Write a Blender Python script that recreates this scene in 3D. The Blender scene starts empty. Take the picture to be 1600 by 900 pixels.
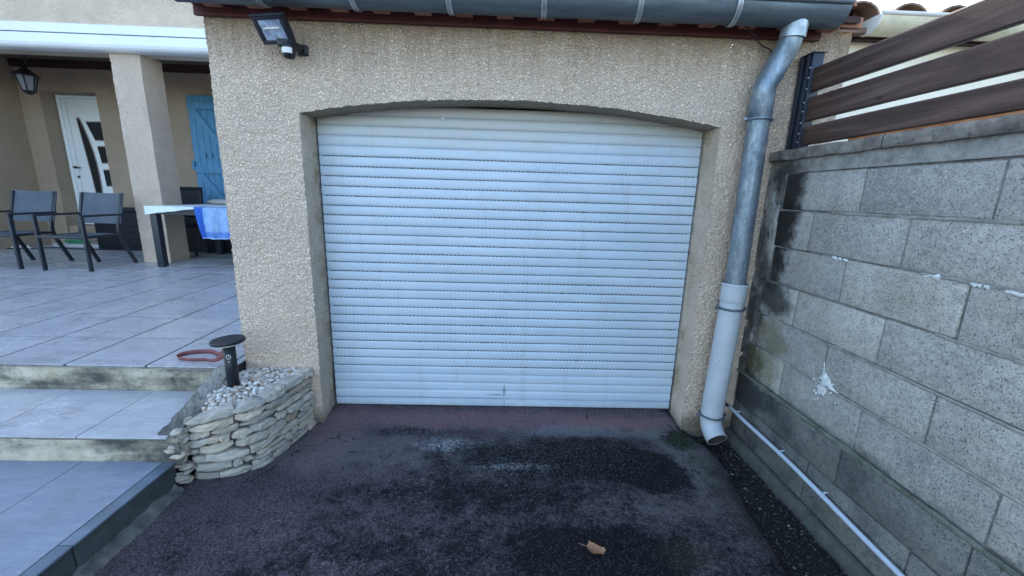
import bpy, bmesh, math, random
from mathutils import Vector, Matrix, noise
random.seed(7)
R_ = math.radians
S = bpy.context.scene
COL = S.collection

# ------------------------------------------------------------------ camera
def setup_camera():
    f, p, yw, rl, cx, cy, cz = 639.3, .2226, .0288, .0302, 1.1465, -2.4694, 1.4693
    fwd = Vector((math.sin(yw)*math.cos(p), math.cos(yw)*math.cos(p), -math.sin(p)))
    right = Vector((math.cos(yw), -math.sin(yw), 0))
    up = right.cross(fwd)
    r2 = right*math.cos(rl) + up*math.sin(rl)
    u2 = -right*math.sin(rl) + up*math.cos(rl)
    cam = bpy.data.cameras.new('camera')
    cam.sensor_width = 36; cam.lens = f/1600*36
    cam.clip_start = .02; cam.clip_end = 2000
    o = bpy.data.objects.new('camera', cam); COL.objects.link(o)
    m = Matrix((r2, u2, -fwd)).transposed().to_4x4()
    m.translation = (cx, cy, cz)
    o.matrix_world = m
    S.camera = o
setup_camera()
SUN_EL = 27
w = bpy.data.worlds.new('World'); S.world = w; w.use_nodes = True
wn = w.node_tree
bg = wn.nodes['Background']
sky = wn.nodes.new('ShaderNodeTexSky')
sky.sky_type = 'NISHITA'; sky.sun_disc = False
sky.sun_elevation = R_(SUN_EL); sky.sun_rotation = R_(0)
sky.air_density = 1.0; sky.dust_density = 1.8; sky.ozone_density = .35
wn.links.new(sky.outputs[0], bg.inputs[0]); bg.inputs[1].default_value = .15
sl = bpy.data.lights.new('sun', 'SUN'); sl.energy = 3; sl.angle = R_(.5); sl.color = (1, .93, .84)
so = bpy.data.objects.new('sun', sl); COL.objects.link(so)
so.location = (0, 20, 12); so.rotation_euler = (-R_(90-SUN_EL), 0, 0)
S.view_settings.view_transform = 'Standard'; S.view_settings.look = 'None'
S.view_settings.exposure = 2.22; S.view_settings.gamma = 1
S.view_settings.use_curve_mapping = False
try:
    S.cycles.max_bounces = 8; S.cycles.diffuse_bounces = 5
except Exception: pass

# ------------------------------------------------------------------ node helpers
class NT:
    def __init__(s, name, rough=.8, metal=0., spec=.4):
        s.m = bpy.data.materials.new(name); s.m.use_nodes = True
        s.t = s.m.node_tree; s.b = s.t.nodes['Principled BSDF']
        s.b.inputs['Roughness'].default_value = rough
        s.b.inputs['Metallic'].default_value = metal
        s.b.inputs['Specular IOR Level'].default_value = spec
        s.pos = s.n('ShaderNodeNewGeometry').outputs['Position']
    def n(s, typ, **kw):
        x = s.t.nodes.new(typ)
        for k, v in kw.items(): setattr(x, k, v)
        return x
    def put(s, sock, v):
        if isinstance(v, bpy.types.NodeSocket): s.t.links.new(v, sock)
        elif v is not None:
            if isinstance(v, (tuple, list)) and sock.type == 'RGBA' and len(v) == 3: v = (*v, 1)
            sock.default_value = v
    def obj(s): return s.n('ShaderNodeTexCoord').outputs['Object']
    def mapp(s, v, scale=(1,1,1), loc=(0,0,0), rot=(0,0,0)):
        x = s.n('ShaderNodeMapping'); s.put(x.inputs[0], v)
        x.inputs['Location'].default_value = loc; x.inputs['Scale'].default_value = scale
        x.inputs['Rotation'].default_value = rot
        return x.outputs[0]
    def noise(s, scale, detail=3, rough=.55, v=None, dist=0, out=0):
        x = s.n('ShaderNodeTexNoise'); s.put(x.inputs['Vector'], v or s.pos)
        x.inputs['Scale'].default_value = scale; x.inputs['Detail'].default_value = detail
        x.inputs['Roughness'].default_value = rough; x.inputs['Distortion'].default_value = dist
        return x.outputs[out]
    def voro(s, scale, feature='F1', v=None, out='Distance', rnd=1):
        x = s.n('ShaderNodeTexVoronoi', feature=feature); s.put(x.inputs['Vector'], v or s.pos)
        x.inputs['Scale'].default_value = scale; x.inputs['Randomness'].default_value = rnd
        return x.outputs[out]
    def math(s, op, a, b=None, c=None, clamp=False):
        x = s.n('ShaderNodeMath', operation=op, use_clamp=clamp)
        s.put(x.inputs[0], a); s.put(x.inputs[1], b)
        if c is not None: s.put(x.inputs[2], c)
        return x.outputs[0]
    def rng(s, v, a, b, c=0., d=1., smooth=True):
        x = s.n('ShaderNodeMapRange', interpolation_type='SMOOTHSTEP' if smooth else 'LINEAR')
        s.put(x.inputs[0], v)
        for i, q in enumerate((a, b, c, d)): x.inputs[1+i].default_value = q
        return x.outputs[0]
    def mix(s, f, a, b, mode='MIX'):
        x = s.n('ShaderNodeMix', data_type='RGBA', blend_type=mode, clamp_factor=True)
        s.put(x.inputs[0], f); s.put(x.inputs[6], a); s.put(x.inputs[7], b)
        return x.outputs[2]
    def ramp(s, f, stops):
        x = s.n('ShaderNodeValToRGB'); s.put(x.inputs[0], f)
        e = x.color_ramp.elements
        while len(e) < len(stops): e.new(.5)
        for el, (p, c) in zip(e, stops): el.position = p; el.color = (*c, 1)
        return x.outputs[0]
    def blob(s, c, r, warp=.5, wscale=6, soft=.45):
        x = s.n('ShaderNodeVectorMath', operation='SUBTRACT'); s.put(x.inputs[0], s.pos); x.inputs[1].default_value = c
        y = s.n('ShaderNodeVectorMath', operation='DIVIDE'); s.put(y.inputs[0], x.outputs[0]); y.inputs[1].default_value = r
        z = s.n('ShaderNodeVectorMath', operation='LENGTH'); s.put(z.inputs[0], y.outputs[0])
        nz = s.noise(wscale, 5, .65)
        d = s.math('MULTIPLY_ADD', s.math('SUBTRACT', nz, .5), warp*4, z.outputs[1])
        return s.rng(d, 1+soft, 1-soft, 0, 1)
    def xyz(s, v=None):
        x = s.n('ShaderNodeSeparateXYZ'); s.put(x.inputs[0], v or s.pos); return x.outputs
    def island(s):
        return s.n('ShaderNodeNewGeometry').outputs['Random Per Island']
    def color(s, c): s.put(s.b.inputs['Base Color'], c); return s
    def roughness(s, c): s.put(s.b.inputs['Roughness'], c); return s
    def bump(s, h, dist=.005, strength=1., prev=None):
        x = s.n('ShaderNodeBump'); s.put(x.inputs['Height'], h)
        x.inputs['Distance'].default_value = dist; x.inputs['Strength'].default_value = strength
        if prev is not None: s.put(x.inputs['Normal'], prev)
        s.put(s.b.inputs['Normal'], x.outputs[0]); return x.outputs[0]

def simple(name, col, rough=.6, metal=0, bumpscale=0, bd=.001, var=.12, vscale=9, spec=.4):
    k = NT(name, rough, metal, spec)
    a = k.noise(vscale, 4, .6)
    c = k.ramp(a, [(.3, tuple(x*(1-var) for x in col)), (.7, tuple(min(1, x*(1+var)) for x in col))])
    k.color(c)
    if bumpscale: k.bump(k.noise(bumpscale, 4, .6), bd)
    return k.m

# ------------------------------------------------------------------ materials
def crepi(name, base, coarse=1.0, grime=True):
    k = NT(name, .95, 0, .15)
    wv = k.n('ShaderNodeVectorMath', operation='ADD'); k.put(wv.inputs[0], k.pos)
    sc = k.n('ShaderNodeVectorMath', operation='SCALE'); k.put(sc.inputs[0], k.noise(48*coarse, 3, .6, out=1)); sc.inputs[3].default_value = .022/coarse
    k.put(wv.inputs[1], sc.outputs[0])
    v = k.voro(68*coarse, 'DISTANCE_TO_EDGE', v=wv.outputs[0])
    n1 = k.noise(130*coarse, 3, .6)
    n0 = k.noise(36*coarse, 2, .5)
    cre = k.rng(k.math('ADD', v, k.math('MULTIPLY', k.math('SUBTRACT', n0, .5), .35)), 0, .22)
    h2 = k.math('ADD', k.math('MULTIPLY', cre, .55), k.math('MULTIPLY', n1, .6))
    big = k.noise(2.2, 4, .6)
    b2 = k.noise(9, 4, .6)
    c1 = k.ramp(big, [(.3, tuple(x*.9 for x in base)), (.7, tuple(x*1.08 for x in base))])
    warm = (base[0]*.9, base[1]*.81, base[2]*.7)
    c1 = k.mix(k.rng(b2, .45, .75, 0, .35), c1, warm)
    # shade in the pits put into the colour, with some dust
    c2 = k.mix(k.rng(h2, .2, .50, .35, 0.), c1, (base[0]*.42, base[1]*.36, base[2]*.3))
    if grime:
        z = k.xyz()[2]
        # rusty rain streaks that come down from the eaves
        st = k.noise(1, 4, .6, v=k.mapp(k.pos, (26, 26, 2.4)))
        zz = k.math('ADD', z, k.math('MULTIPLY', st, .34))
        y = k.xyz()[1]
        near = k.rng(y, .5, 1.0, 1, 0)
        c2 = k.mix(k.math('MULTIPLY', k.math('MULTIPLY', k.rng(zz, 2.18, 2.55, 0, .62), near), 1), c2, (.24, .155, .085))
        zb = k.math('SUBTRACT', z, k.math('MULTIPLY', k.noise(7, 4, .7), .22))
        c2 = k.mix(k.math('MULTIPLY', k.rng(zb, .02, -.13, 0, .75), near), c2, (.10, .09, .07))
    k.color(c2)
    k.bump(h2, .0125/coarse, 1.0)
    return k.m
M = {}
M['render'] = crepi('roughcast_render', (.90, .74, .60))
M['render_house'] = crepi('house_render', (.56, .45, .345), 1.0, False)
k = NT('reveal_dirt', .95, 0, .15)

def mk_reveal():
    k = NT('reveal_render', .95, 0, .15)
    v = k.voro(85, 'SMOOTH_F1'); n1 = k.noise(120, 3, .6)
    h = k.rng(k.math('SUBTRACT', n1, k.math('MULTIPLY', v, .6)), -.2, .35)
    z = k.xyz()[2]; y = k.xyz()[1]
    base = k.ramp(k.noise(5, 4, .6), [(.3, (.56, .46, .36)), (.7, (.70, .59, .47))])
    # ochre dirt towards the shutter rail and shade painted on the arch soffit
    dirt = k.math('MULTIPLY', k.rng(y, .05, .19, 0, 1), k.rng(k.noise(6, 4, .7), .4, .65, 0, .8))
    c = k.mix(dirt, base, (.28, .2, .1))
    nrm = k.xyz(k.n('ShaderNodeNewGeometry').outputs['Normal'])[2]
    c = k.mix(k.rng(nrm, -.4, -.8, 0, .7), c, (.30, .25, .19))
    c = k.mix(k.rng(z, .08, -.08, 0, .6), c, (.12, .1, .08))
    c = k.mix(k.rng(h, 0, .4, .45, 0), c, (.2, .17, .13))
    k.color(c); k.bump(h, .006, 1)
    return k.m
M['reveal'] = mk_reveal()

def mk_upper():
    k = NT('upper_render', .95, 0, .15)
    v = k.voro(70, 'SMOOTH_F1'); n1 = k.noise(90, 3, .6)
    h = k.rng(k.math('SUBTRACT', n1, k.math('MULTIPLY', v, .6)), -.2, .35)
    c = k.ramp(k.noise(3, 4, .6), [(.3, (.62, .51, .40)), (.7, (.76, .64, .51))])
    sp = k.noise(11, 4, .75, dist=1.2)
    c = k.mix(k.rng(sp, .665, .72, 0, .85), c, (.10, .085, .065))
    c = k.mix(k.rng(h, 0, .4, .4, 0), c, (.28, .24, .18))
    k.color(c); k.bump(h, .008, 1)
    return k.m
M['render_upper'] = mk_upper()
M['render_pillar'] = crepi('pillar_render', (.84, .70, .58), 1.0, False)

def mk_block():
    k = NT('concrete_block', .95, 0, .15)
    r = k.island()
    y, z = k.xyz()[1], k.xyz()[2]
    g = k.noise(170, 3, .7)
    pits = k.rng(g, .30, .42)
    n = k.noise(4.5, 4, .65)
    col = k.ramp(n, [(.3, (.36, .36, .345)), (.55, (.46, .455, .435)), (.75, (.55, .54, .51))])
    tint = k.ramp(r, [(0, (.80, .81, .82)), (.35, (.93, .93, .92)), (.7, (1.04, 1.03, 1.01)), (1, (1.15, 1.13, 1.08))])
    col = k.mix(1, col, tint, 'MULTIPLY')
    agg = k.voro(240, 'F1', out='Color')
    ag = k.xyz(agg)[0]
    col = k.mix(k.rng(ag, .55, .95, 0, .35), col, (.56, .56, .54))
    col = k.mix(k.rng(ag, .35, .05, 0, .3), col, (.19, .195, .195))
    col = k.mix(k.rng(pits, .0, 1, .55, 0), col, (.14, .14, .14))
    blot = k.noise(38, 5, .8)
    col = k.mix(1, col, k.ramp(blot, [(.35, (.74, .75, .77)), (.5, (1., 1., 1.)), (.65, (1.2, 1.18, 1.15))]), 'MULTIPLY')
    warm = k.rng(k.noise(3, 3, .6, v=k.mapp(k.pos, (1, 1, 1), (5, 3, 1))), .52, .72, 0, .4)
    col = k.mix(warm, col, (.33, .29, .22))
    # black mould under the coping end and down the corner
    for c, rr, wp in [((2.72, -.205, 1.53), (.2, .10, .22), .4), ((2.72, -.17, 1.33), (.2, .12, .2), .5),
                  ((2.72, -.17, 1.12), (.2, .09, .12), .7), ((2.72, -.19, .94), (.2, .17, .09), .6), ((2.72, -.06, .78), (.2, .1, .12), .6), ((2.72, -.08, .5), (.2, .12, .12), .6), ((2.72, -.12, .30), (.2, .22, .10), .5)]:
        col = k.mix(k.math('MULTIPLY', k.blob(c, rr, wp, 9, .4), .97 if c[2] > 1.2 else .84), col, (.028, .028, .026))
    col = k.mix(k.math('MULTIPLY', k.blob((2.72, -.25, .72), (.2, .16, .08), .5, 9), .5), col, (.19, .165, .06))
    col = k.mix(k.math('MULTIPLY', k.blob((2.72, -.2, .52), (.2, .16, .10), .5, 9), .5), col, (.15, .15, .06))
    # lower courses stay damp and mossy
    zz = k.math('ADD', z, k.math('MULTIPLY', k.math('SUBTRACT', k.noise(5, 4, .7), .5), .25))
    damp = k.math('MULTIPLY', k.rng(zz, .46, .38, 0, 1), k.rng(y, -2.2, -.2, .50, .9))
    damp = k.math('MULTIPLY', damp, k.rng(k.noise(6, 4, .7), .3, .65, 1.05, .72))
    col = k.mix(damp, col, (.045, .051, .058))
    col = k.mix(k.math('MULTIPLY', k.rng(z, .46, .40), k.rng(k.noise(12, 4, .7), .5, .68, 0, .35)), col, (.07, .085, .045))
    k.color(col)
    hh = k.math('ADD', k.math('MULTIPLY', pits, .8), k.math('MULTIPLY', ag, .35))
    k.bump(hh, .005, 1)
    return k.m
M['block'] = mk_block()

def mk_mortar(name, a, b, moss=.4, bd=.004):
    k = NT(name, .95, 0, .15)
    c = k.ramp(k.noise(14, 5, .7), [(.3, a), (.7, b)])
    z = k.xyz()[2]
    c = k.mix(k.rng(k.noise(6, 4, .7), .5, .68, 0, moss), c, (.06, .062, .045))
    c = k.mix(k.rng(z, .39, .25, 0, .55), c, (.05, .055, .05))
    if name == 'mortar':
        for cc, rr, am in (((2.72, -.17, 1.62), (.2, .12, .10), .9), ((2.72, -.02, 1.22), (.2, .06, .16), .7), ((2.72, -.05, .80), (.2, .09, .14), .75), ((2.72, -.03, .50), (.2, .1, .12), .85), ((2.72, -.12, 1.04), (.2, .06, .12), .8)):
            c = k.mix(k.math('MULTIPLY', k.blob(cc, rr, .6, 10, .5), am), c, (.035, .036, .034))
        cr = k.math('ABSOLUTE', k.math('SUBTRACT', k.noise(9, 4, .6, dist=1), .5))
        c = k.mix(k.rng(cr, .008, .002, 0, .35), c, (.05, .05, .05))
    k.color(c); k.bump(k.noise(70, 4, .7), bd)
    return k.m
M['mortar'] = mk_mortar('mortar', (.22, .22, .21), (.42, .415, .39))
M['joint'] = mk_mortar('joint_mortar', (.10, .10, .098), (.32, .32, .31))
M['footing'] = mk_mortar('footing_concrete', (.09, .095, .085), (.22, .225, .2), .5)
M['ledge'] = mk_mortar('ledge_mortar', (.10, .12, .09), (.24, .26, .22), .6, .008)

def mk_coping():
    k = NT('coping_concrete', .93, 0, .15)
    n = k.noise(9, 5, .7)
    c = k.ramp(n, [(.3, (.09, .085, .075)), (.5, (.20, .185, .165)), (.7, (.33, .305, .265))])
    c = k.mix(k.rng(k.noise(24, 4, .7), .55, .7, 0, .6), c, (.04, .04, .035))
    k.color(c); k.bump(k.noise(60, 5, .7), .006)
    return k.m
M['coping'] = mk_coping()
M['crumb'] = mk_mortar('kerb_foot_mortar', (.10, .10, .10), (.40, .39, .37), .35, .008)

def mk_tarmac():
    k = NT('tarmac', .9, 0, .14)
    pos = k.pos
    cell = k.voro(135, 'F1', out='Color'); cs = k.xyz(cell)
    d = k.voro(135, 'F1'); fine = k.noise(220, 3, .7)
    big = k.noise(2.4, 5, .65); mid = k.noise(10, 5, .7)
    c = k.ramp(big, [(.25, (.060, .052, .060)), (.5, (.104, .086, .100)), (.75, (.165, .138, .155))])
    c = k.mix(k.rng(mid, .45, .68, 0, .6), c, (.06, .057, .066))
    gr = k.noise(105, 5, .8)
    c = k.mix(1, c, k.ramp(gr, [(.38, (.30, .30, .33)), (.5, (.95, .95, .95)), (.62, (1.75, 1.7, 1.7))]), 'MULTIPLY')
    P = lambda x, y: (x, y, -.04)
    def B(x, y, rx, ry, col, amt, warp=.5, ws=6, soft=.5):
        nonlocal c
        c = k.mix(k.math('MULTIPLY', k.blob(P(x, y), (rx, ry, 1), warp, ws, soft), amt), c, col)
    # worn red binder by the shutter and the planter
    B(1.1, .05, 1.25, .09, (.20, .125, .145), .85, .4, 6)
    B(1.95, .02, .35, .06, (.24, .145, .15), .8, .5, 8)
    B(.12, -.16, .16, .3, (.20, .135, .14), .75, .55, 7)
    B(.35, -.30, .5, .16, (.165, .147, .155), .6, .7, 6)
    B(1.95, -.72, .35, .10, (.15, .138, .146), .7, .7, 7)
    B(2.28, -.28, .13, .3, (.175, .175, .175), .7, .6, 8)
    B(1.15, -.30, .5, .10, (.18, .18, .185), .5, .8, 8)
    B(1.75, -.06, .45, .06, (.20, .21, .225), .6, .6, 8)
    # wet looking black growth
    dark = k.math('MAXIMUM', k.blob(P(1.83, -.38), (.42, .16, 1), .38, 7, .22), k.math('MULTIPLY', k.blob(P(1.66, -.20), (.42, .09, 1), .6, 8, .5), .75))
    dark = k.math('MAXIMUM', dark, k.math('MULTIPLY', k.blob(P(2.02, -.50), (.22, .12, 1), .4, 8, .3), 1))
    dark = k.math('MAXIMUM', dark, k.math('MULTIPLY', k.blob(P(1.45, -.34), (.62, .20, 1), .75, 8, .6), .85))
    dark = k.math('MAXIMUM', dark, k.math('MULTIPLY', k.blob(P(1.62, -1.02), (.46, .19, 1), .5, 6, .4), .95))
    dark = k.math('MAXIMUM', dark, k.math('MULTIPLY', k.blob(P(1.15, -.64), (.7, .16, 1), .85, 7, .7), .72))
    dark = k.math('MAXIMUM', dark, k.math('MULTIPLY', k.blob(P(1.3, -1.15), (1.25, .36, 1), .7, 6, .8), .66))
    dark = k.math('MAXIMUM', dark, k.math('MULTIPLY', k.blob(P(1.5, -.75), (.9, .45, 1), .8, 5, .9), .48))
    dark = k.math('MAXIMUM', dark, k.math('MULTIPLY', k.blob(P(2.33, -.12), (.12, .12, 1), .4, 9, .5), .8))
    dark = k.math('MAXIMUM', dark, k.math('MULTIPLY', k.blob(P(.62, -.08), (.3, .05, 1), .7, 8, .5), .5))
    spk = k.noise(60, 5, .85); spk2 = k.noise(16, 5, .75)
    dk = k.math('ADD', dark, k.math('ADD', k.math('MULTIPLY', k.math('SUBTRACT', spk, .5), 2.2), k.math('MULTIPLY', k.math('SUBTRACT', spk2, .5), 1.6)))
    dark = k.math('MULTIPLY', k.rng(dk, .05, .85, 0, 1), k.rng(dark, .02, .18, 0, 1))
    c = k.mix(k.math('MULTIPLY', dark, .95), c, (.007, .008, .010))
    mo = k.math('MAXIMUM', k.blob(P(2.36, -.14), (.10, .10, 1), .5, 12), k.math('MULTIPLY', k.blob(P(2.38, -.6), (.07, .4, 1), .5, 12), .7))
    mo = k.math('MAXIMUM', mo, k.math('MULTIPLY', k.blob(P(2.0, -1.0), (.12, .08, 1), .6, 12), .7))
    c = k.mix(k.math('MULTIPLY', mo, .65), c, (.035, .05, .022))
    # grains of aggregate
    g = k.rng(cs[0], .62, .95, 0, 1)
    gm = k.math('MULTIPLY', g, k.rng(d, .62, .35, 0, .5))
    c = k.mix(k.math('MULTIPLY', gm, .6), c, (.27, .26, .28))
    c = k.mix(k.math('MULTIPLY', k.rng(cs[1], .6, .9), k.rng(d, .6, .3, 0, .6)), c, (.018, .018, .024))
    # pale bare aggregate and lime spots
    pale = k.blob(P(.82, -.21), (.13, .055, 1), .9, 16, .7)
    pale = k.math('MAXIMUM', pale, k.math('MULTIPLY', k.blob(P(1.24, -.42), (.20, .030, 1), .9, 18, .7), .6))
    pm = k.math('MULTIPLY', pale, k.rng(k.noise(70, 3, .7), .42, .6))
    c = k.mix(k.math('MULTIPLY', pm, .85), c, (.42, .45, .47))
    ring = k.math('MULTIPLY', k.blob(P(1.5, -.3), (.75, .35, 1), .5, 5, .5), k.math('MULTIPLY', k.rng(cs[2], .82, .9), k.rng(d, .5, .3)))
    c = k.mix(k.math('MULTIPLY', ring, .55), c, (.26, .28, .26))
    sp = k.math('MULTIPLY', k.rng(cs[2], .988, .994), k.rng(d, .4, .25))
    c = k.mix(k.math('MULTIPLY', sp, .7), c, (.5, .5, .52))
    ce = k.math('ABSOLUTE', k.math('SUBTRACT', k.noise(1.15, 4, .55, v=k.mapp(k.pos, loc=(2.3, .7, 0)), dist=.8), .5))
    ck = k.math('MULTIPLY', k.rng(ce, .0035, .0008), k.rng(k.noise(2.2, 2, .5, v=k.mapp(k.pos, loc=(4, 1, 0))), .5, .56))
    c = k.mix(k.math('MULTIPLY', ck, .8), c, (.012, .012, .014))
    k.color(c)
    k.roughness(k.rng(dark, 0, 1, .92, .85))
    h = k.math('ADD', k.rng(d, 0, .6, 1, 0), k.math('MULTIPLY', fine, .5))
    b1 = k.bump(h, .005, .9)
    b2 = k.bump(gr, .005, .9, b1)
    k.bump(mid, .012, .7, b2)
    return k.m
M['tarmac'] = mk_tarmac()

def mk_tile(name, a, b, vein=.5, rough=.36):
    k = NT(name, rough, 0, .5)
    r = k.island()
    off = k.n('ShaderNodeCombineXYZ'); k.put(off.inputs[0], k.math('MULTIPLY', r, 37)); k.put(off.inputs[1], k.math('MULTIPLY', r, 91))
    ad = k.n('ShaderNodeVectorMath', operation='ADD'); k.put(ad.inputs[0], k.pos); k.put(ad.inputs[1], off.outputs[0])
    v = ad.outputs[0]
    vs = k.mapp(v, (2.0, 7.5, 3), rot=(0, 0, .3))
    n = k.noise(2.3, 7, .72, v=vs, dist=.7)
    c = k.ramp(n, [(.3, a), (.7, b)])
    c = k.mix(k.rng(k.noise(9, 6, .75, v=vs), .5, .7, 0, .55), c, tuple(x*1.22 for x in b))
    e = k.math('ABSOLUTE', k.math('SUBTRACT', k.noise(1.7, 4, .6, v=v, dist=1.5), .5))
    ve = k.math('MULTIPLY', k.rng(e, .014, 0), k.rng(k.noise(2.2, 3, .6, v=k.mapp(v, loc=(7, 3, 1))), .5, .62))
    c = k.mix(k.math('MULTIPLY', ve, vein), c, (.62, .66, .72))
    c = k.mix(1, c, k.ramp(r, [(0, (.92, .93, .95)), (1, (1.06, 1.05, 1.03))]), 'MULTIPLY')
    c = k.mix(k.rng(k.noise(3.3, 6, .75), .5, .72, 0, .42), c, (.20, .19, .18))
    k.color(c)
    k.roughness(k.rng(k.noise(6, 4, .7), .3, .7, rough-.06, rough+.14))
    k.bump(k.noise(20, 4, .6, v=v), .0008, .6)
    return k.m
M['tile'] = mk_tile('slate_grey_tile', (.36, .375, .40), (.54, .555, .585), .8, .30)
M['tile_low'] = mk_tile('lower_deck_tile', (.19, .225, .295), (.275, .315, .385), .4, .38)
M['tile_edge'] = simple('bullnose_tile', (.125, .165, .21), .4, 0, 60, .001, .3, 7)

def mk_riser():
    k = NT('stained_riser', .9, 0, .2)
    v = k.mapp(k.pos, (1, 1, 1.6))
    n = k.noise(2.6, 5, .6, v=k.mapp(k.pos, (1, 1, 3.0))); n2 = k.noise(30, 5, .75)
    c = k.ramp(k.noise(12, 5, .65), [(.3, (.46, .41, .31)), (.7, (.66, .60, .48))])
    m = k.math('ADD', n, k.math('MULTIPLY', k.math('SUBTRACT', n2, .5), .28))
    c = k.mix(k.rng(m, .34, .56, 0, .75), c, (.26, .24, .19))
    c = k.mix(k.rng(m, .46, .70, 0, .92), c, (.06, .06, .056))
    c = k.mix(k.rng(k.noise(5, 3, .6, v=k.mapp(k.pos, loc=(3, 1, 9))), .6, .72, 0, .5), c, (.3, .25, .15))
    k.color(c); k.bump(n2, .006)
    return k.m
M['riser'] = mk_riser()
M['kerb'] = mk_mortar('kerb_face', (.06, .075, .085), (.15, .175, .185), .6)
M['cement'] = mk_mortar('cement', (.22, .22, .205), (.42, .41, .37), .35, .01)
M['cement_dark'] = mk_mortar('crumbled_cement', (.06, .062, .062), (.27, .27, .26), .5)

def mk_stone():
    k = NT('flat_limestone', .9, 0, .2)
    r = k.island()
    c = k.ramp(r, [(0, (.52, .48, .41)), (.2, (.70, .63, .52)), (.4, (.56, .53, .47)), (.6, (.76, .66, .50)), (.75, (.48, .45, .40)), (.9, (.66, .51, .36)), (1, (.78, .71, .60))])
    vs = k.mapp(k.pos, (1, 1, 3))
    n = k.noise(16, 5, .7, v=vs)
    c = k.mix(k.rng(n, .35, .7, .5, 0), c, (.21, .22, .22))
    c = k.mix(k.rng(k.noise(7, 4, .7), .58, .72, 0, .5), c, (.42, .33, .2))
    c = k.mix(k.rng(k.noise(60, 4, .7), .6, .72, 0, .6), c, (.11, .115, .12))
    k.color(c); k.bump(k.noise(45, 5, .7, v=vs), .009)
    return k.m
M['stone'] = mk_stone()
M['grout'] = simple('dark_grout', (.045, .048, .055), .95)
k = NT('pebble', .75, 0, .3)
k.color(k.ramp(k.island(), [(0, (.62, .60, .57)), (.3, (.52, .48, .42)), (.5, (.72, .71, .69)), (.68, (.36, .25, .17)), (.82, (.5, .44, .36)), (1, (.80, .79, .77))]))
k.bump(k.noise(90, 3, .6), .001); M['pebble'] = k.m
k = NT('trench_gravel', .85, 0, .3)
k.color(k.ramp(k.island(), [(0, (.03, .028, .026)), (.7, (.05, .045, .042)), (.86, (.12, .095, .08)), (1, (.26, .23, .2))])); M['gravel'] = k.m
M['soil'] = simple('damp_soil', (.018, .017, .018), .9, 0, 90, .02, .4, 30)
M['ground'] = simple('ground_earth', (.10, .095, .08), .95, 0, 30, .02, .4, 3)

def mk_zinc(name, a, b, metal=.55, rough=.42, sc=(6, 6, 6)):
    k = NT(name, rough, metal, .5)
    v = k.mapp(k.obj(), sc)
    n = k.noise(1, 5, .7, v=v); f = k.noise(5, 4, .7, v=v)
    c = k.ramp(n, [(.3, a), (.7, b)])
    c = k.mix(k.rng(f, .58, .72, 0, .55), c, tuple(min(1, x*1.7) for x in b))
    c = k.mix(k.rng(k.noise(2.4, 5, .75, v=v), .58, .7, 0, .5), c, tuple(x*.45 for x in a))
    k.color(c); k.roughness(k.rng(n, .3, .7, rough+.12, rough-.06)); k.bump(f, .0015, .5)
    return k.m
M['zinc'] = mk_zinc('zinc', (.11, .145, .185), (.30, .37, .43), .5, .38, (16, 16, 6))
M['zinc_collar'] = mk_zinc('zinc_collar', (.24, .29, .34), (.46, .52, .57), .5, .32, (20, 20, 12))
M['zinc_dark'] = mk_zinc('weathered_zinc', (.075, .10, .125), (.14, .175, .205), .35, .5, (5, 30, 30))
M['zinc_new'] = simple('galvanised_strap', (.42, .46, .50), .4, .6, 0, 0, .2, 40)

def mk_pvc():
    k = NT('grey_pvc', .42, 0, .5)
    c = k.ramp(k.noise(6, 4, .6), [(.3, (.42, .47, .52)), (.7, (.52, .57, .62))])
    c = k.mix(k.rng(k.noise(38, 2, .5), .70, .73, 0, .9), c, (.10, .085, .05))
    c = k.mix(k.rng(k.noise(17, 3, .6, v=k.mapp(k.pos, (1, 1, .4))), .62, .75, 0, .4), c, (.33, .32, .28))
    k.color(c); return k.m
M['pvc'] = mk_pvc()
M['pvc_in'] = simple('pipe_inside', (.05, .045, .04), .8)

def mk_slat():
    k = NT('shutter_slat', .38, 0, .5)
    z = k.xyz()[2]
    c = k.ramp(k.noise(2.5, 5, .6, v=k.mapp(k.pos, (1, 1, 3))), [(.3, (.46, .56, .66)), (.7, (.54, .64, .745))])
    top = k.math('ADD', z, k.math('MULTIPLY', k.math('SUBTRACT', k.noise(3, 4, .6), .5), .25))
    c = k.mix(k.rng(top, 1.68, 1.92, 0, .55), c, (.50, .46, .38))  # top slats yellowed in the colour for shade and dirt under the arch
    c = k.mix(k.rng(k.noise(55, 3, .7), .68, .76, 0, .5), c, (.35, .35, .34))
    c = k.mix(k.rng(k.noise(1, 5, .7, v=k.mapp(k.pos, (14, 1, 1.6))), .52, .78, 0, .35), c, (.36, .37, .37))
    smd = k.math('MULTIPLY', k.blob((1.19, .2, .12), (.010, .2, .04), .5, 40, .4), .55)
    smd = k.math('MAXIMUM', smd, k.math('MULTIPLY', k.blob((1.13, .2, .088), (.05, .2, .006), .4, 40, .5), .5))
    c = k.mix(smd, c, (.09, .10, .12))
    low = k.math('ADD', z, k.math('MULTIPLY', k.noise(11, 4, .7), .08))
    c = k.mix(k.rng(low, .07, .035, 0, .35), c, (.33, .32, .3))
    k.color(c); k.bump(k.noise(5, 3, .5, v=k.mapp(k.pos, (1, 1, .3))), .002, .5)
    return k.m
M['slat'] = mk_slat()
M['slot'] = simple('vent_slot_dark', (.02, .025, .03), .8)
M['dark_in'] = simple('dark_interior', (.015, .015, .015), .9)
M['fascia'] = simple('oxblood_fascia', (.105, .026, .025), .6, 0, 60, .001, .35, 12)
M['terracotta'] = simple('terracotta_tile', (.33, .155, .10), .85, 0, 60, .004, .4, 8)
M['terracotta_old'] = simple('old_roof_tile', (.22, .15, .115), .9, 0, 60, .004, .45, 6)
M['awning'] = simple('white_aluminium', (.80, .84, .87), .35, 0, 0, 0, .05, 3)
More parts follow.
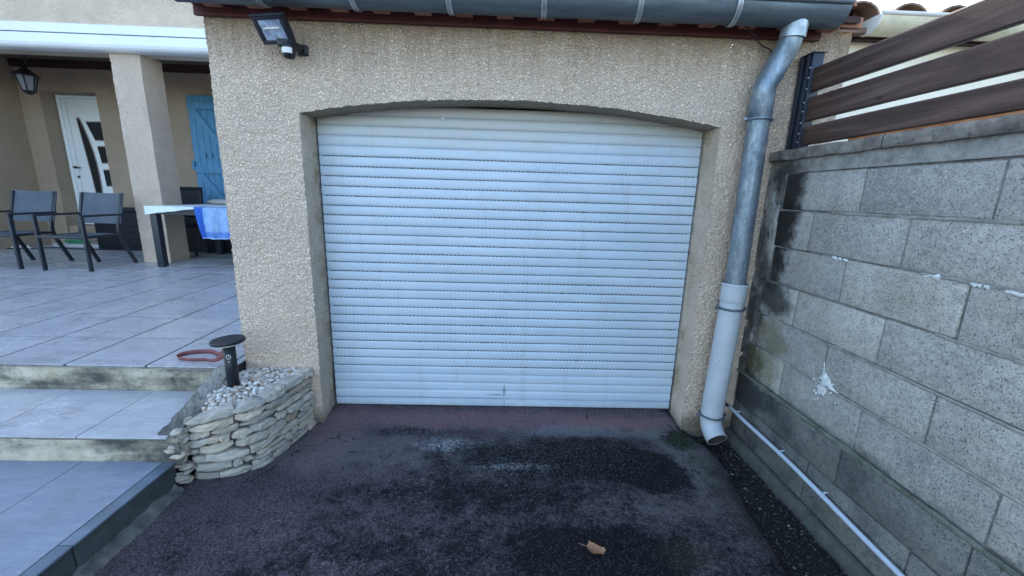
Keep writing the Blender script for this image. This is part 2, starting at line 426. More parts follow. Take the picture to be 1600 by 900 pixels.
M['darkline'] = simple('seam_dark', (.03, .035, .05), .6)
M['navy'] = simple('anthracite_post', (.018, .028, .048), .42, 0, 0, 0, .15, 9)
M['bolt'] = simple('steel_bolt', (.5, .5, .52), .35, .8)
M['black'] = simple('black_plastic', (.014, .017, .024), .42, 0, 0, 0, .2, 12)
M['chair_frame'] = simple('anthracite_aluminium', (.022, .029, .042), .4, 0, 0, 0, .15, 9)
def mk_textile():
    k = NT('woven_textile', .7, 0, .3)
    a = k.n('ShaderNodeTexWave', wave_type='BANDS', bands_direction='X'); k.put(a.inputs[0], k.obj()); a.inputs['Scale'].default_value = 90
    b = k.n('ShaderNodeTexWave', wave_type='BANDS', bands_direction='Z'); k.put(b.inputs[0], k.obj()); b.inputs['Scale'].default_value = 90
    h = k.math('ADD', a.outputs[1], b.outputs[1])
    c = k.ramp(k.noise(5, 4, .6), [(.3, (.085, .105, .135)), (.7, (.115, .14, .17))])
    k.color(c); k.bump(h, .0008, .6); return k.m
M['textile'] = mk_textile()
M['textile_dark'] = simple('black_textile', (.012, .015, .025), .7, 0, 200, .001)

def mk_plank():
    k = NT('stained_plank', .62, 0, .35)
    r = k.island()
    off = k.n('ShaderNodeCombineXYZ'); k.put(off.inputs[1], k.math('MULTIPLY', r, 17)); k.put(off.inputs[2], k.math('MULTIPLY', r, 5))
    ad = k.n('ShaderNodeVectorMath', operation='ADD'); k.put(ad.inputs[0], k.pos); k.put(ad.inputs[1], off.outputs[0])
    v = k.mapp(ad.outputs[0], (30, 1.3, 22))
    n = k.noise(1.4, 6, .65, v=v, dist=.8)
    c = k.ramp(n, [(.28, (.032, .018, .015)), (.5, (.080, .050, .042)), (.72, (.15, .10, .085))])
    kn = k.voro(3.1, 'F1', v=k.mapp(ad.outputs[0], (1, 1, 2.2)))
    c = k.mix(k.rng(kn, .09, .03, 0, .8), c, (.03, .02, .02))
    z = k.xyz()[2]
    k.color(c); k.roughness(k.rng(n, .3, .7, .5, .68)); k.bump(n, .0018, .8); return k.m
M['plank'] = mk_plank()
M['raw_wood'] = simple('raw_orange_wood', (.40, .17, .07), .7, 0, 80, .001, .3, 12)
M['neighbour'] = simple('cream_render', (.90, .84, .72), .9, 0, 60, .004, .05, 5)
M['neighbour_pvc'] = simple('white_gutter_pvc', (.78, .78, .76), .45, 0, 0, 0, .05, 7)
M['ngutter'] = simple('cream_gutter', (.72, .66, .50), .5, 0, 0, 0, .12, 14)
M['dark_wood'] = simple('dark_red_timber', (.045, .018, .018), .7, 0, 40, .002, .3, 9)
M['ceiling'] = simple('ceiling_boards', (.16, .13, .10), .8, 0, 20, .003, .2, 5)
M['door_white'] = simple('white_door', (.78, .83, .86), .35, 0, 0, 0, .03, 3)
M['door_trim'] = simple('brushed_taupe_trim', (.33, .28, .27), .4, .3)
k = NT('dark_glass', .06, 0, .8); k.color((.012, .02, .026)); M['glass'] = k.m
M['blue'] = simple('blue_painted_wood', (.085, .27, .47), .55, 0, 50, .001, .14, 8)
M['blue_dark'] = simple('blue_hinge', (.05, .16, .30), .5)
M['handle'] = simple('dark_handle', (.09, .09, .1), .3, .6)
M['table_top'] = simple('grey_table_glass', (.14, .16, .18), .3, 0, 0, 0, .1, 5)
M['cloth'] = simple('pale_tablecloth', (.72, .80, .84), .8, 0, 40, .002, .08, 9)
def mk_towel():
    k = NT('blue_towel', .95, 0, .1)
    o = k.xyz(k.obj())
    c = k.ramp(k.noise(14, 4, .6), [(.3, (.20, .36, .66)), (.7, (.36, .53, .80))])
    c = k.mix(k.rng(o[0], .115, .10, 0, 1), c, (.045, .14, .55))
    c = k.mix(k.rng(o[2], -.30, -.31, 0, .6), c, (.06, .16, .6))
    c = k.mix(k.math('MULTIPLY', k.rng(o[2], -.375, -.38), 1), c, (.35, .5, .8))
    k.color(c); k.bump(k.noise(160, 3, .7), .003); return k.m
M['towel'] = mk_towel()
M['cushion'] = simple('greige_cushion', (.36, .36, .35), .9, 0, 60, .002)
M['box'] = simple('black_resin', (.006, .010, .018), .6, 0, 30, .002, .2, 8)
M['white_pipe'] = simple('white_conduit', (.48, .56, .66), .5, 0, 0, 0, .06, 9)
M['plaster'] = simple('white_plaster', (.70, .74, .75), .9, 0, 90, .003, .22, 60)
M['leaf'] = None
k = NT('dry_leaf', .7, 0, .3)
c = k.ramp(k.noise(55, 4, .7), [(.3, (.17, .08, .035)), (.5, (.34, .18, .09)), (.75, (.46, .28, .17))])
k.color(c); k.bump(k.noise(80, 3, .6), .001); M['leaf'] = k.m
k = NT('faded_red_strap', .6, 0, .3); k.color(k.ramp(k.noise(20, 3, .6), [(.3, (.16, .05, .05)), (.7, (.26, .10, .10))])); M['leash'] = k.m
k = NT('frosted_plastic', .3, 0, .5); k.color((.66, .66, .64)); M['frost'] = k.m
k = NT('reflector', .28, .7, .5); k.color(k.ramp(k.noise(30, 3, .6, v=k.obj()), [(.35, (.32, .37, .43)), (.65, (.72, .78, .84))])); M['reflector'] = k.m
M['mark'] = simple('pale_grey_print', (.55, .6, .65), .5)
k = NT('lantern_glass', .25, 0, .5); k.color((.22, .24, .27)); M['lglass'] = k.m
M['bag_white'] = simple('white_plastic_bag', (.7, .68, .66), .4, 0, 60, .004)
M['bag_green'] = simple('green_plastic_bag', (.04, .22, .11), .4, 0, 60, .004)
M['foil'] = simple('silver_foil', (.55, .57, .6), .3, .5, 60, .006)
M['screw'] = M['bolt']

# ------------------------------------------------------------------ mesh helpers
class MB:
    def __init__(s): s.v = []; s.f = []; s.mi = []; s.mats = []; s.sm = []
    def mat(s, m):
        if m not in s.mats: s.mats.append(m)
        return s.mats.index(m)
    def add(s, vs, fs, m, smooth=False):
        b = len(s.v); s.v += [tuple(v) for v in vs]
        i = s.mat(m)
        for f in fs: s.f.append([b+q for q in f]); s.mi.append(i); s.sm.append(smooth)
        return s
    def box(s, x0, x1, y0, y1, z0, z1, m, rot=None, at=None):
        vs = [Vector((x, y, z)) for x in (x0, x1) for y in (y0, y1) for z in (z0, z1)]
        if rot is not None: vs = [rot @ v for v in vs]
        if at is not None: vs = [v + Vector(at) for v in vs]
        return s.add(vs, [(0,1,3,2),(4,6,7,5),(0,4,5,1),(2,3,7,6),(0,2,6,4),(1,5,7,3)], m)
    def bevbox(s, x0, x1, y0, y1, z0, z1, m, b=.004, rot=None, at=None, jit=0, seg=2):
        bm = bmesh.new(); bmesh.ops.create_cube(bm, size=1)
        for v in bm.verts:
            v.co = Vector(((x0+x1)/2+v.co.x*(x1-x0), (y0+y1)/2+v.co.y*(y1-y0), (z0+z1)/2+v.co.z*(z1-z0)))
            if jit: v.co += Vector([random.uniform(-jit, jit) for _ in range(3)])
        if b: bmesh.ops.bevel(bm, geom=list(bm.edges), offset=b, segments=seg, affect='EDGES', profile=.5)
        vs = [v.co.copy() for v in bm.verts]
        if rot is not None: vs = [rot @ v for v in vs]
        if at is not None: vs = [v + Vector(at) for v in vs]
        bm.verts.index_update()
        fs = [[v.index for v in f.verts] for f in bm.faces]
        bm.free(); return s.add(vs, fs, m, True)
    def tube(s, pts, r, m, n=16, cap=True, close=False, smooth=True, flat=None):
        pts = [Vector(p) for p in pts]; N = len(pts)
        rs = r if isinstance(r, (list, tuple)) else [r]*N
        vs = []; prev = None
        for i, p in enumerate(pts):
            if close: t = (pts[(i+1) % N]-pts[i-1])
            else: t = (pts[min(i+1, N-1)]-pts[max(i-1, 0)])
            t.normalize()
            if prev is None:
                a = Vector((0, 0, 1)) if abs(t.z) < .9 else Vector((1, 0, 0))
                u = t.cross(a).normalized()
            else: u = (prev - t*prev.dot(t)).normalized()
            prev = u; q = t.cross(u)
            for j in range(n):
                an = 2*math.pi*j/n
                sx, sy = (1, 1) if flat is None else flat
                vs.append(p + (u*math.cos(an)*sx + q*math.sin(an)*sy)*rs[i])
        fs = []
        for i in range(N-1 if not close else N):
            for j in range(n):
                a, b = i*n+j, i*n+(j+1) % n; c, d = ((i+1) % N)*n+(j+1) % n, ((i+1) % N)*n+j
                fs.append((a, b, c, d))
        s.add(vs, fs, m, smooth)
        if cap and not close:
            b = len(s.v)-len(vs); i = s.mat(m)
            s.f.append([b+j for j in range(n)][::-1]); s.mi.append(i); s.sm.append(False)
            s.f.append([b+(N-1)*n+j for j in range(n)]); s.mi.append(i); s.sm.append(False)
        return s
    def lathe(s, prof, m, at=(0,0,0), n=24, rot=None, smooth=True):
        vs = []
        for (r, z) in prof:
            for j in range(n):
                a = 2*math.pi*j/n; p = Vector((r*math.cos(a), r*math.sin(a), z))
                if rot is not None: p = rot @ p
                vs.append(p + Vector(at))
        fs = [(i*n+j, i*n+(j+1) % n, (i+1)*n+(j+1) % n, (i+1)*n+j) for i in range(len(prof)-1) for j in range(n)]
        return s.add(vs, fs, m, smooth)
    def prism(s, poly, d, m, smooth=False):
        """poly: list of 3-D points in a plane; d: extrusion vector"""
        n = len(poly); d = Vector(d); P = [Vector(p) for p in poly]
        vs = P + [p+d for p in P]
        fs = [tuple(range(n))[::-1], tuple(range(n, 2*n))] + [(i, (i+1) % n, n+(i+1) % n, n+i) for i in range(n)]
        return s.add(vs, fs, m, smooth)
    def sheet(s, fn, nu, nv, m, smooth=True):
        vs = [fn(i/nu, j/nv) for i in range(nu+1) for j in range(nv+1)]
        w_ = nv+1
        fs = [(i*w_+j, (i+1)*w_+j, (i+1)*w_+j+1, i*w_+j+1) for i in range(nu) for j in range(nv)]
        return s.add(vs, fs, m, smooth)
    def build(s, name, parent=None, smooth_angle=None):
        me = bpy.data.meshes.new(name); me.from_pydata(s.v, [], s.f); 
        for m in s.mats: me.materials.append(m)
        me.polygons.foreach_set('material_index', s.mi)
        me.polygons.foreach_set('use_smooth', s.sm)
        me.validate(); me.update()
        bm = bmesh.new(); bm.from_mesh(me)
        bmesh.ops.recalc_face_normals(bm, faces=bm.faces); bm.to_mesh(me); bm.free()
        o = bpy.data.objects.new(name, me); COL.objects.link(o)
        if parent is not None: o.parent = parent
        return o
    def local(s, org):
        o = Vector(org); s.v = [tuple(Vector(v)-o) for v in s.v]; return s

def tag(o, label=None, cat=None, group=None, kind=None):
    if label: o['label'] = label
    if cat: o['category'] = cat
    if group: o['group'] = group
    if kind: o['kind'] = kind
    return o
def empty(name, loc, label, cat, group=None, rz=0):
    o = bpy.data.objects.new(name, None); COL.objects.link(o)
    o.location = loc; o.rotation_euler = (0, 0, rz); o.empty_display_size = .1
    return tag(o, label, cat, group)
def struct(name, mb, label=None):
    o = mb.build(name); tag(o, label, None, None, 'structure'); return o
def part(mb, name, root, label=None):
    """mesh in world coordinates, parented to an unrotated root"""
    mb.local(root.location); o = mb.build(name, root)
    if label: o['label'] = label
    return o
def sub(mb, name, par, root, label=None):
    mb.local(root.location); o = mb.build(name, par)
    if label: o['label'] = label
    return o
def nv(p, sc, amp):
    return noise.noise_vector(Vector(p)*sc)*amp
def rough_disp(p, amp=.0035):
    p = Vector(p)
    d = noise.noise_vector(p*58)*(amp*1.5) + noise.noise_vector(p*118)*(amp*.9) + noise.noise_vector(p*3)*(amp*1.2)
    return p + d

# ------------------------------------------------------------------ ground
def ground_z(y):
    if y > .18: return -.004
    t = max(0, min(1, (.18-y)/.25)); return -.004 - .036*t
g = MB(); g.add([(-300,-300,-.16),(300,-300,-.16),(300,300,-.16),(-300,300,-.16)], [(0,1,2,3)], M['ground'])
struct('ground', g, 'bare earth ground around the houses')

def right_edge(y):
    base = [(.3, 2.40), (.0, 2.44), (-.12, 2.49), (-.26, 2.525), (-.45, 2.50), (-.68, 2.46), (-1.08, 2.41), (-1.6, 2.37), (-4, 2.33)]
    for (ya, xa), (yb, xb) in zip(base, base[1:]):
        if yb <= y <= ya: return xa + (xb-xa)*(ya-y)/(ya-yb) + .014*noise.noise(Vector((y*9, 3, 1))) + .006*noise.noise(Vector((y*40, 3, 1)))
    return 2.33
def drive(u, v):
    y = .26 - v*3.9; xr = right_edge(y); x = -.5 + u*(xr+.5)
    z = ground_z(y) + .006*noise.noise(Vector((x*2, y*2, 0))) + .0025*noise.noise(Vector((x*18, y*18, 4)))
    if u > .975: z -= (u-.975)/.025*.035
    if u > .9999: z -= .06
    return (x, y, z)
g = MB().sheet(drive, 150, 195, M['tarmac'])
struct('driveway', g, 'worn purple grey tarmac driveway with black stains')

# dark gravel strip by the wall
g = MB().sheet(lambda u, v: (2.30+u*.45, .02-v*3.7, -.098+.012*noise.noise(Vector((u*5, v*40, 2)))), 14, 110, M['soil'])
struct('soil_strip', g, 'black damp soil strip beside the block wall')
def icos(mb, c, r, m, sq=(1, 1, .7), sub_=1):
    bm = bmesh.new(); bmesh.ops.create_icosphere(bm, subdivisions=sub_, radius=1)
    rot = Matrix.Rotation(random.uniform(0, 6.3), 3, 'Z') @ Matrix.Rotation(random.uniform(-.5, .5), 3, 'X')
    k0 = random.uniform(0, 99)
    vs = []
    for v in bm.verts:
        d = 1 + .28*noise.noise(v.co*1.3+Vector((k0, 0, 0)))
        q = rot @ Vector((v.co.x*sq[0]*d, v.co.y*sq[1]*d, v.co.z*sq[2]*d))
        vs.append(q*r+Vector(c))
    fs = [[v.index for v in f.verts] for f in bm.faces]; bm.free()
    mb.add(vs, fs, m, True)
g = MB()
for i in range(1500):
    y = -random.random()**1.0*1.9 - .0; xl = right_edge(y)
    x = random.uniform(xl-.01, 2.72)
    r = random.choice([.003, .004, .005, .006, .009])
    icos(g, (x, y, -.092+r*.3), r, M['gravel'], (1, random.uniform(.5, 1), random.uniform(.3, .7)))
o = g.build('gravel'); tag(o, 'dark gravel and leaf crumbs in the soil strip below the block wall', 'gravel', None, 'stuff')

# ------------------------------------------------------------------ terrace
T = .405; Z2 = .247; Z1 = .107; Y1 = -.613; Y2 = -.129; XK = -.476
g = MB()
p = .4745
for i in range(-1, 16):
    for j in range(0, 12):
        def C(a, b):
            y0 = -.132 + b*p; x0 = -.502 - a*p
            return Vector((x0 - .033*(y0+.13), y0 + (.014*(x0+1.2) if b > 0 else 0), 0))
        c = [C(i, j), C(i+1, j), C(i+1, j+1), C(i, j+1)]
        m = sum(c, Vector())/4
        q = [v + (m-v).normalized()*.0035*3.3 for v in c]
        if i == -1:
            if j > 0: q = [Vector((min(v.x, -.30), v.y, 0)) for v in q]
            else: q = [Vector((min(v.x, -.463), v.y, 0)) for v in q]
        lift = random.uniform(-.0008, .0008)
        top = [Vector((v.x, v.y, T+lift)) for v in q]
        g.prism([Vector((v.x, v.y, T-.009)) for v in q], (0, 0, .009+lift), M['tile'])
g.box(-8.2, -.47, -.112, 5.2, -.15, T-.009, M['grout'])
struct('terrace', g, 'blue grey slate tiled terrace floor')

g = MB()
# intermediate tread tiles
for i in range(0, 16):
    xa, xb = (-.49, -.925) if i == 0 else (-.925-(i-1)*.4745, -.925-i*.4745)
    g.prism([(xa-.003, Y1-.006, Z2-.009), (xb+.003, Y1-.006, Z2-.009), (xb+.002-.015, Y2-.006, Z2-.009), (xa-.002-.015, Y2-.006, Z2-.009)], (0, 0, .009), M['tile'])
def wob(x0, x1, y, z0, z1, amp, m, nu=90, nz=8):
    return lambda u, v: (x0+(x1-x0)*u, y+amp*noise.noise(Vector((u*(x0-x1)*14, v*3, y*7)))+amp*.6*noise.noise(Vector((u*60, v*9, y))), z0+(z1-z0)*v)
g.sheet(wob(-8.2, -.52, Y2, Z2-.02, T-.009, .004, None), 160, 8, M['riser'])
g.sheet(wob(-8.2, -.44, Y1, Z1-.02, Z2-.009, .005, None), 160, 8, M['riser'])
g.box(-8.2, -.50, Y1+.02, Y2+.01, -.15, Z2-.0085, M['grout'])
# thin broken mortar lip under each nosing
for (yy, zz, x1) in ((Y2-.004, T-.012, -.55), (Y1-.005, Z2-.012, -.50)):
    g.tube([(x1-t*.12, yy+.004*noise.noise(Vector((t*.9, zz, 0))), zz+.003*noise.noise(Vector((t*.7, 5, zz)))) for t in range(0, 60)], [.0035+.003*abs(noise.noise(Vector((t*1.3, zz, 1)))) for t in range(60)], M['cement'], 6)
struct('steps', g, 'two stained concrete steps with slate tiled treads')

g = MB()
yb = Y1+.004
xs = [XK-.055, -.923, -1.397, -1.871, -2.345, -2.82, -3.3, -3.8, -4.3, -4.8, -5.3]
for a, b in zip(xs, xs[1:]):
    yy = yb
    for ln in (.0, .9, 1.8, 2.7):
        g.box(b+.002, a-.002, yy-(ln+.9)+.003, yy-ln, Z1-.009, Z1, M['tile_low'])
# bullnose nosing and kerb face, joint every half metre
yy = yb
for j, ln in enumerate([.51, .5, .5, .5, .5, .5]):
    g.bevbox(XK-.052, XK+.004, yy-ln+.003, yy, Z1-.012, Z1+.0005, M['tile_edge'], .003)
    g.bevbox(XK-.02, XK+(.0 if j else .0), yy-ln+.004, yy, -.12, Z1-.013, M['kerb'], .004, jit=.003)
    yy -= ln
g.box(-8.2, XK-.02, -4, Y1+.02, -.15, Z1-.0085, M['grout'])
def crumb(u, v):
    y = Y1-.02-u*3.2; wv = .060+.045*noise.noise(Vector((y*7, 1, 0)))+.02*u
    x = XK-.004+v*max(.012, wv)
    z = -.006-.034*v+.014*noise.noise(Vector((x*50, y*22, 3)))*(1-v*.3) + (.022*(1-v))*noise.noise(Vector((y*11, 7, 0)))
    return (x, y, z)
g.sheet(crumb, 240, 8, M['crumb'])
struct('kerb', g, 'lower slate tiled landing with a dark kerb edge')

# sloping cement stringer between steps and planter
g = MB()
def stringer(u, v):
    # u along slope from terrace to the bottom, v across
    pts = [(-.115, T+.002), (-.135, T-.005), (-.30, .345), (-.45, .292), (-.56, .256), (-.598, .244), (-.602, .236)]
    t = u*(len(pts)-1); i = min(int(t), len(pts)-2); f = t-i
    y = pts[i][0]+(pts[i+1][0]-pts[i][0])*f; z = pts[i][1]+(pts[i+1][1]-pts[i][1])*f
    wl = -.555-.01*u; x = wl + v*.10 + .012*noise.noise(Vector((u*9, v*3, 1)))
    zz = z + .009*noise.noise(Vector((x*32, y*25, 2))) + .008*noise.noise(Vector((x*90, y*80, 2))) + .010*math.sin(v*3.14)
    if v == 0: zz -= .04
    return (x, y, zz)
g.sheet(stringer, 110, 24, M['cement'])
struct('step_side', g, 'rough cement slope closing the steps beside the planter')

# ------------------------------------------------------------------ garage
gar = empty('garage', (0, 0, 0), 'beige roughcast garage with arched opening, zinc gutter and white roller shutter', 'garage')
XL, XR, GW = -.462, 3.05, 2.39
ZT = 2.40
def arch(x): 
    t = (x-1.195)/1.195; return 1.886 + .102*(1-t*t)
g = MB()
def front(fn_lo, x0, x1, zt=ZT, st=.006):
    nu = max(2, int((x1-x0)/st)); nvv = 0
    nvv = int((zt - fn_lo((x0+x1)/2))/st)
    def fn(u, v):
        x = x0+(x1-x0)*u; lo = fn_lo(x); z = lo+(zt-lo)*v
        return rough_disp((x, 0, z))
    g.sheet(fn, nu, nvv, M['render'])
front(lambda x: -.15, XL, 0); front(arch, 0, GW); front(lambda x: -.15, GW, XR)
# jambs + soffit
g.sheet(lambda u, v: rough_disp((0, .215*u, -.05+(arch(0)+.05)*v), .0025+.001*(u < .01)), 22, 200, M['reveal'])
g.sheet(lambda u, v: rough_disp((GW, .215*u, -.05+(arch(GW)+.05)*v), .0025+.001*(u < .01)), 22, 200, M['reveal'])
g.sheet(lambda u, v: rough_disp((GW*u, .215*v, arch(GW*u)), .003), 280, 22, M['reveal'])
# left flank and right flank
g.sheet(lambda u, v: rough_disp((XL, 4.8*u, -.15+(ZT+.15)*v), .003), 200, 110, M['render'])
g.sheet(lambda u, v: (XR, 4.8*u, -.15+(ZT+.15)*v), 4, 4, M['render'])
g.box(XL+.02, XR-.02, .9, 4.9, -.1, ZT-.05, M['dark_in'])
g.box(-.25, -.02, .22, .9, -.1, ZT-.05, M['dark_in']); g.box(GW+.02, GW+.4, .22, .9, -.1, ZT-.05, M['dark_in'])
g.box(-.02, GW+.02, .22, .9, 2.0, ZT-.05, M['dark_in'])
wall = part(g, 'wall', gar, 'beige roughcast front wall with an arched opening')

g = MB(); g.box(XL-.03, 2.86, -.028, -.006, 2.344, 2.405, M['fascia'])
g.box(XL-.03, 2.86, -.10, -.029, 2.392, 2.404, M['fascia'])
part(g, 'fascia', gar)
g = MB(); g.box(2.863, 3.06, -.05, -.02, 2.405, 2.455, M['terracotta']); part(g, 'verge_board', gar, 'short terracotta verge strip')

def tile_roof(mb, x0, x1, y0, y1, z0, slope, pitch, r, m, under):
    n = int((x1-x0)/pitch)
    for i in range(n+1):
        xc = x0+i*pitch
        rows = int((y1-y0)/.38)
        for j in range(rows):
            ya = y0+j*.38; yb2 = ya+.44
            za = z0+(ya-y0)*slope+.016; zb_ = z0+(yb2-y0)*slope
            jx = random.uniform(-.006, .006)
            prof = [(math.cos(a), math.sin(a)) for a in [math.pi*q/8 for q in range(9)]]
            vs = []
            for (yy, zz, rr) in ((ya, za, r), (yb2, zb_, r*.86)):
                for (cx, cz) in prof: vs.append((xc+jx+cx*rr, yy, zz+cz*rr*.8))
                for (cx, cz) in prof[::-1]: vs.append((xc+jx+cx*(rr-.014), yy, zz+cz*(rr-.014)*.8))
            N = 18
            fs = [(q, (q+1) % N, N+(q+1) % N, N+q) for q in range(N)]
            fs += [tuple([q, q+1, N-2-q, N-1-q]) for q in range(8)]
            mb.add(vs, fs, m, False)
    # pan layer below
    L = y1-y0
    mb.add([(x0-.1, y0+.03, z0-.02), (x1+.1, y0+.03, z0-.02), (x1+.1, y1, z0-.02+L*slope), (x0-.1, y1, z0-.02+L*slope),
            (x0-.1, y0+.03, z0-.05), (x1+.1, y0+.03, z0-.05), (x1+.1, y1, z0-.05+L*slope), (x0-.1, y1, z0-.05+L*slope)],
           [(0,1,2,3), (7,6,5,4), (0,4,5,1), (1,5,6,2), (2,6,7,3), (3,7,4,0)], under)
g = MB(); tile_roof(g, -.42, 2.93, -.10, 4.7, 2.47, .25, .236, .085, M['terracotta'], M['dark_wood'])
# little tile ends seen between gutter and fascia
for i in range(16):
    g.bevbox(XL+.05+i*.215, XL+.14+i*.215, -.10, -.04, 2.376, 2.391, M['terracotta'], .004)
part(g, 'roof', gar, 'terracotta barrel tile roof')

# gutter
GY, GZ, GR = -.14, 2.445, .085
def gut_prof(r): return [(GY-r*math.sin(a), GZ-r*math.cos(a)) for a in [math.pi/2-math.pi*q/20 for q in range(21)]]
g = MB(); po = gut_prof(GR); pi_ = gut_prof(GR-.003)[::-1]
x0, x1 = -.50, 2.852
def gx(x, p): return [(x, y, z+.0012*math.sin(x*9)) for y, z in p]
vs = []; NS = 40
for i in range(NS+1):
    vs += gx(x0+(x1-x0)*i/NS, po+pi_)
n_ = len(po)*2
g.add(vs, [(i*n_+j, i*n_+(j+1) % n_, (i+1)*n_+(j+1) % n_, (i+1)*n_+j) for i in range(NS) for j in range(n_)], M['zinc_dark'], True)
g.tube([(x0, GY-GR-.004, GZ+.004), (x1, GY-GR-.004, GZ+.004)], .0095, M['zinc_dark'], 12)
gut = part(g, 'gutter', gar, 'dark weathered half round zinc gutter')
for xe in (x0, x1):
    g = MB(); g.prism([(xe, y, z) for y, z in po], (.002, 0, 0), M['zinc_dark']); sub(g, 'end_cap', gut, gar)
for xb_ in (-.08, .38, .853, 1.322, 1.80, 2.29):
    g = MB()
    sl_ = .012*(xb_-1.1)
    for a_off in (-.009, .009):
        pts = []
        for q in range(22):
            a = math.pi/2 - math.pi*.93*q/21
            pts.append((xb_+a_off+.02*q/21, GY-(GR+.004)*math.sin(a), GZ-(GR+.004)*math.cos(a)))
        g.tube(pts, .005, M['zinc_new'], 8)
    for q in range(21):
        a0 = math.pi/2 - math.pi*.93*q/21; a1 = math.pi/2 - math.pi*.93*(q+1)/21
        rr = GR+.003; xa = xb_+.02*q/21; xc = xb_+.02*(q+1)/21
        g.add([(xa-.011, GY-rr*math.sin(a0), GZ-rr*math.cos(a0)), (xa+.011, GY-rr*math.sin(a0), GZ-rr*math.cos(a0)), (xc+.011, GY-rr*math.sin(a1), GZ-rr*math.cos(a1)), (xc-.011, GY-rr*math.sin(a1), GZ-rr*math.cos(a1))], [(0,1,2,3)], M['zinc_new'], True)
    sub(g, 'gutter_bracket', gut, gar)

# downpipe
def bez(pts, n=40):
    P = [Vector(p) for p in pts]; out = []
    # catmull-rom
    Q = [P[0]*2-P[1]] + P + [P[-1]*2-P[-2]]
    m = len(P)-1
    for i in range(m):
        a, b, c, d = Q[i], Q[i+1], Q[i+2], Q[i+3]
        k_ = max(2, n//m)
        for j in range(k_):
            t = j/k_
            out.append(.5*((2*b)+(-a+c)*t+(2*a-5*b+4*c-d)*t*t+(-a+3*b-3*c+d)*t**3))
    out.append(P[-1]); return out
dp = MB()
dp.tube([(2.64, -.135, 2.385), (2.636, -.13, 2.31)], .0605, M['zinc_collar'], 28, False)
top = bez([(2.637, -.13, 2.36), (2.632, -.12, 2.29), (2.606, -.105, 2.215), (2.570, -.10, 2.13), (2.548, -.10, 2.08), (2.545, -.10, 2.03)], 40)
rs = []
for q in top:
    d = .056+.0035*noise.noise(q*14)
    rs.append(d)
dp.tube(top, rs, M['zinc'], 28, False)
dp.tube([(2.545, -.10, 2.055), (2.5445, -.10, 1.92), (2.544, -.10, 1.915)], [.0605, .0605, .059], M['zinc'], 28, False)
nn = 40
dp.tube([(2.5445-.0*(t/nn), -.10-.015*t/nn, 1.93-.97*t/nn) for t in range(nn+1)], [.0565+.0015*noise.noise(Vector((t*.7, 2, 1))) for t in range(nn+1)], M['zinc'], 28, False)
dpo = part(dp, 'downpipe', gar, 'dented zinc downpipe with an offset bend')
g = MB()
g.tube([(2.5435, -.115, 1.0), (2.5435, -.115, .992), (2.543, -.115, .985)], [.071, .0745, .0745], M['pvc'], 28, False)
g.tube([(2.5435, -.115, .985), (2.541, -.115, .91), (2.541, -.115, .895), (2.541, -.115, .885)], [.071, .070, .0715, .0665], M['pvc'], 28, False)
bend = [(2.541, -.115, .89)] + [(2.541-.021*t/10, -.115, .89-.74*t/10) for t in range(1, 11)]
arc = bez([(2.520, -.115, .15), (2.520, -.117, .10), (2.522, -.135, .06), (2.525, -.165, .03), (2.530, -.20, .008)], 20)[1:]
g.tube(bend+arc, [.0655]*len(bend)+[.0655-.003*i/len(arc) for i in range(len(arc))], M['pvc'], 32, False)
ins = bez([(2.520, -.117, .10), (2.522, -.135, .06), (2.525, -.165, .03), (2.530, -.201, .007)], 20)
g.tube(ins, .0575, M['pvc_in'], 32, False)
# rim ring
e_ = Vector(arc[-1]); t_ = (Vector(arc[-1])-Vector(arc[-3])).normalized()
u_ = t_.cross(Vector((1, 0, 0))).normalized(); w_ = t_.cross(u_)
vs = []
for rr in (.0575, .0625):
    for j in range(32):
        a = 2*math.pi*j/32; vs.append(e_+(u_*math.cos(a)+w_*math.sin(a))*rr+t_*.0005)
g.add(vs, [(j, (j+1) % 32, 32+(j+1) % 32, 32+j) for j in range(32)], M['pvc'])
pv = sub(g, 'plastic_outlet', dpo, gar, 'grey plastic lower length with an open curved mouth')
for (cx_, cy_, cz_, rr, mm, nm) in ((2.544, -.10, 1.915, .0605, M['zinc'], 'clamp'), (2.541, -.115, .845, .0695, M['zinc_dark'], 'clamp'), (2.521, -.115, .135, .069, M['zinc_dark'], 'clamp')):
    g = MB()
    g.tube([(cx_+rr*math.cos(a), cy_+rr*math.sin(a), cz_) for a in [2*math.pi*q/40 for q in range(40)]], .0075, mm, 8, close=True, flat=(1, 1))
    g.bevbox(cx_-rr-.026, cx_-rr+.002, cy_-.008, cy_+.008, cz_-.009, cz_+.009, mm, .003)
    g.bevbox(cx_+rr-.002, cx_+rr+.022, cy_-.008, cy_+.008, cz_-.009, cz_+.009, mm, .003)
    g.box(cx_-.006, cx_+.006, cy_+rr, .01, cz_-.006, cz_+.006, mm)
    sub(g, nm, dpo, gar)

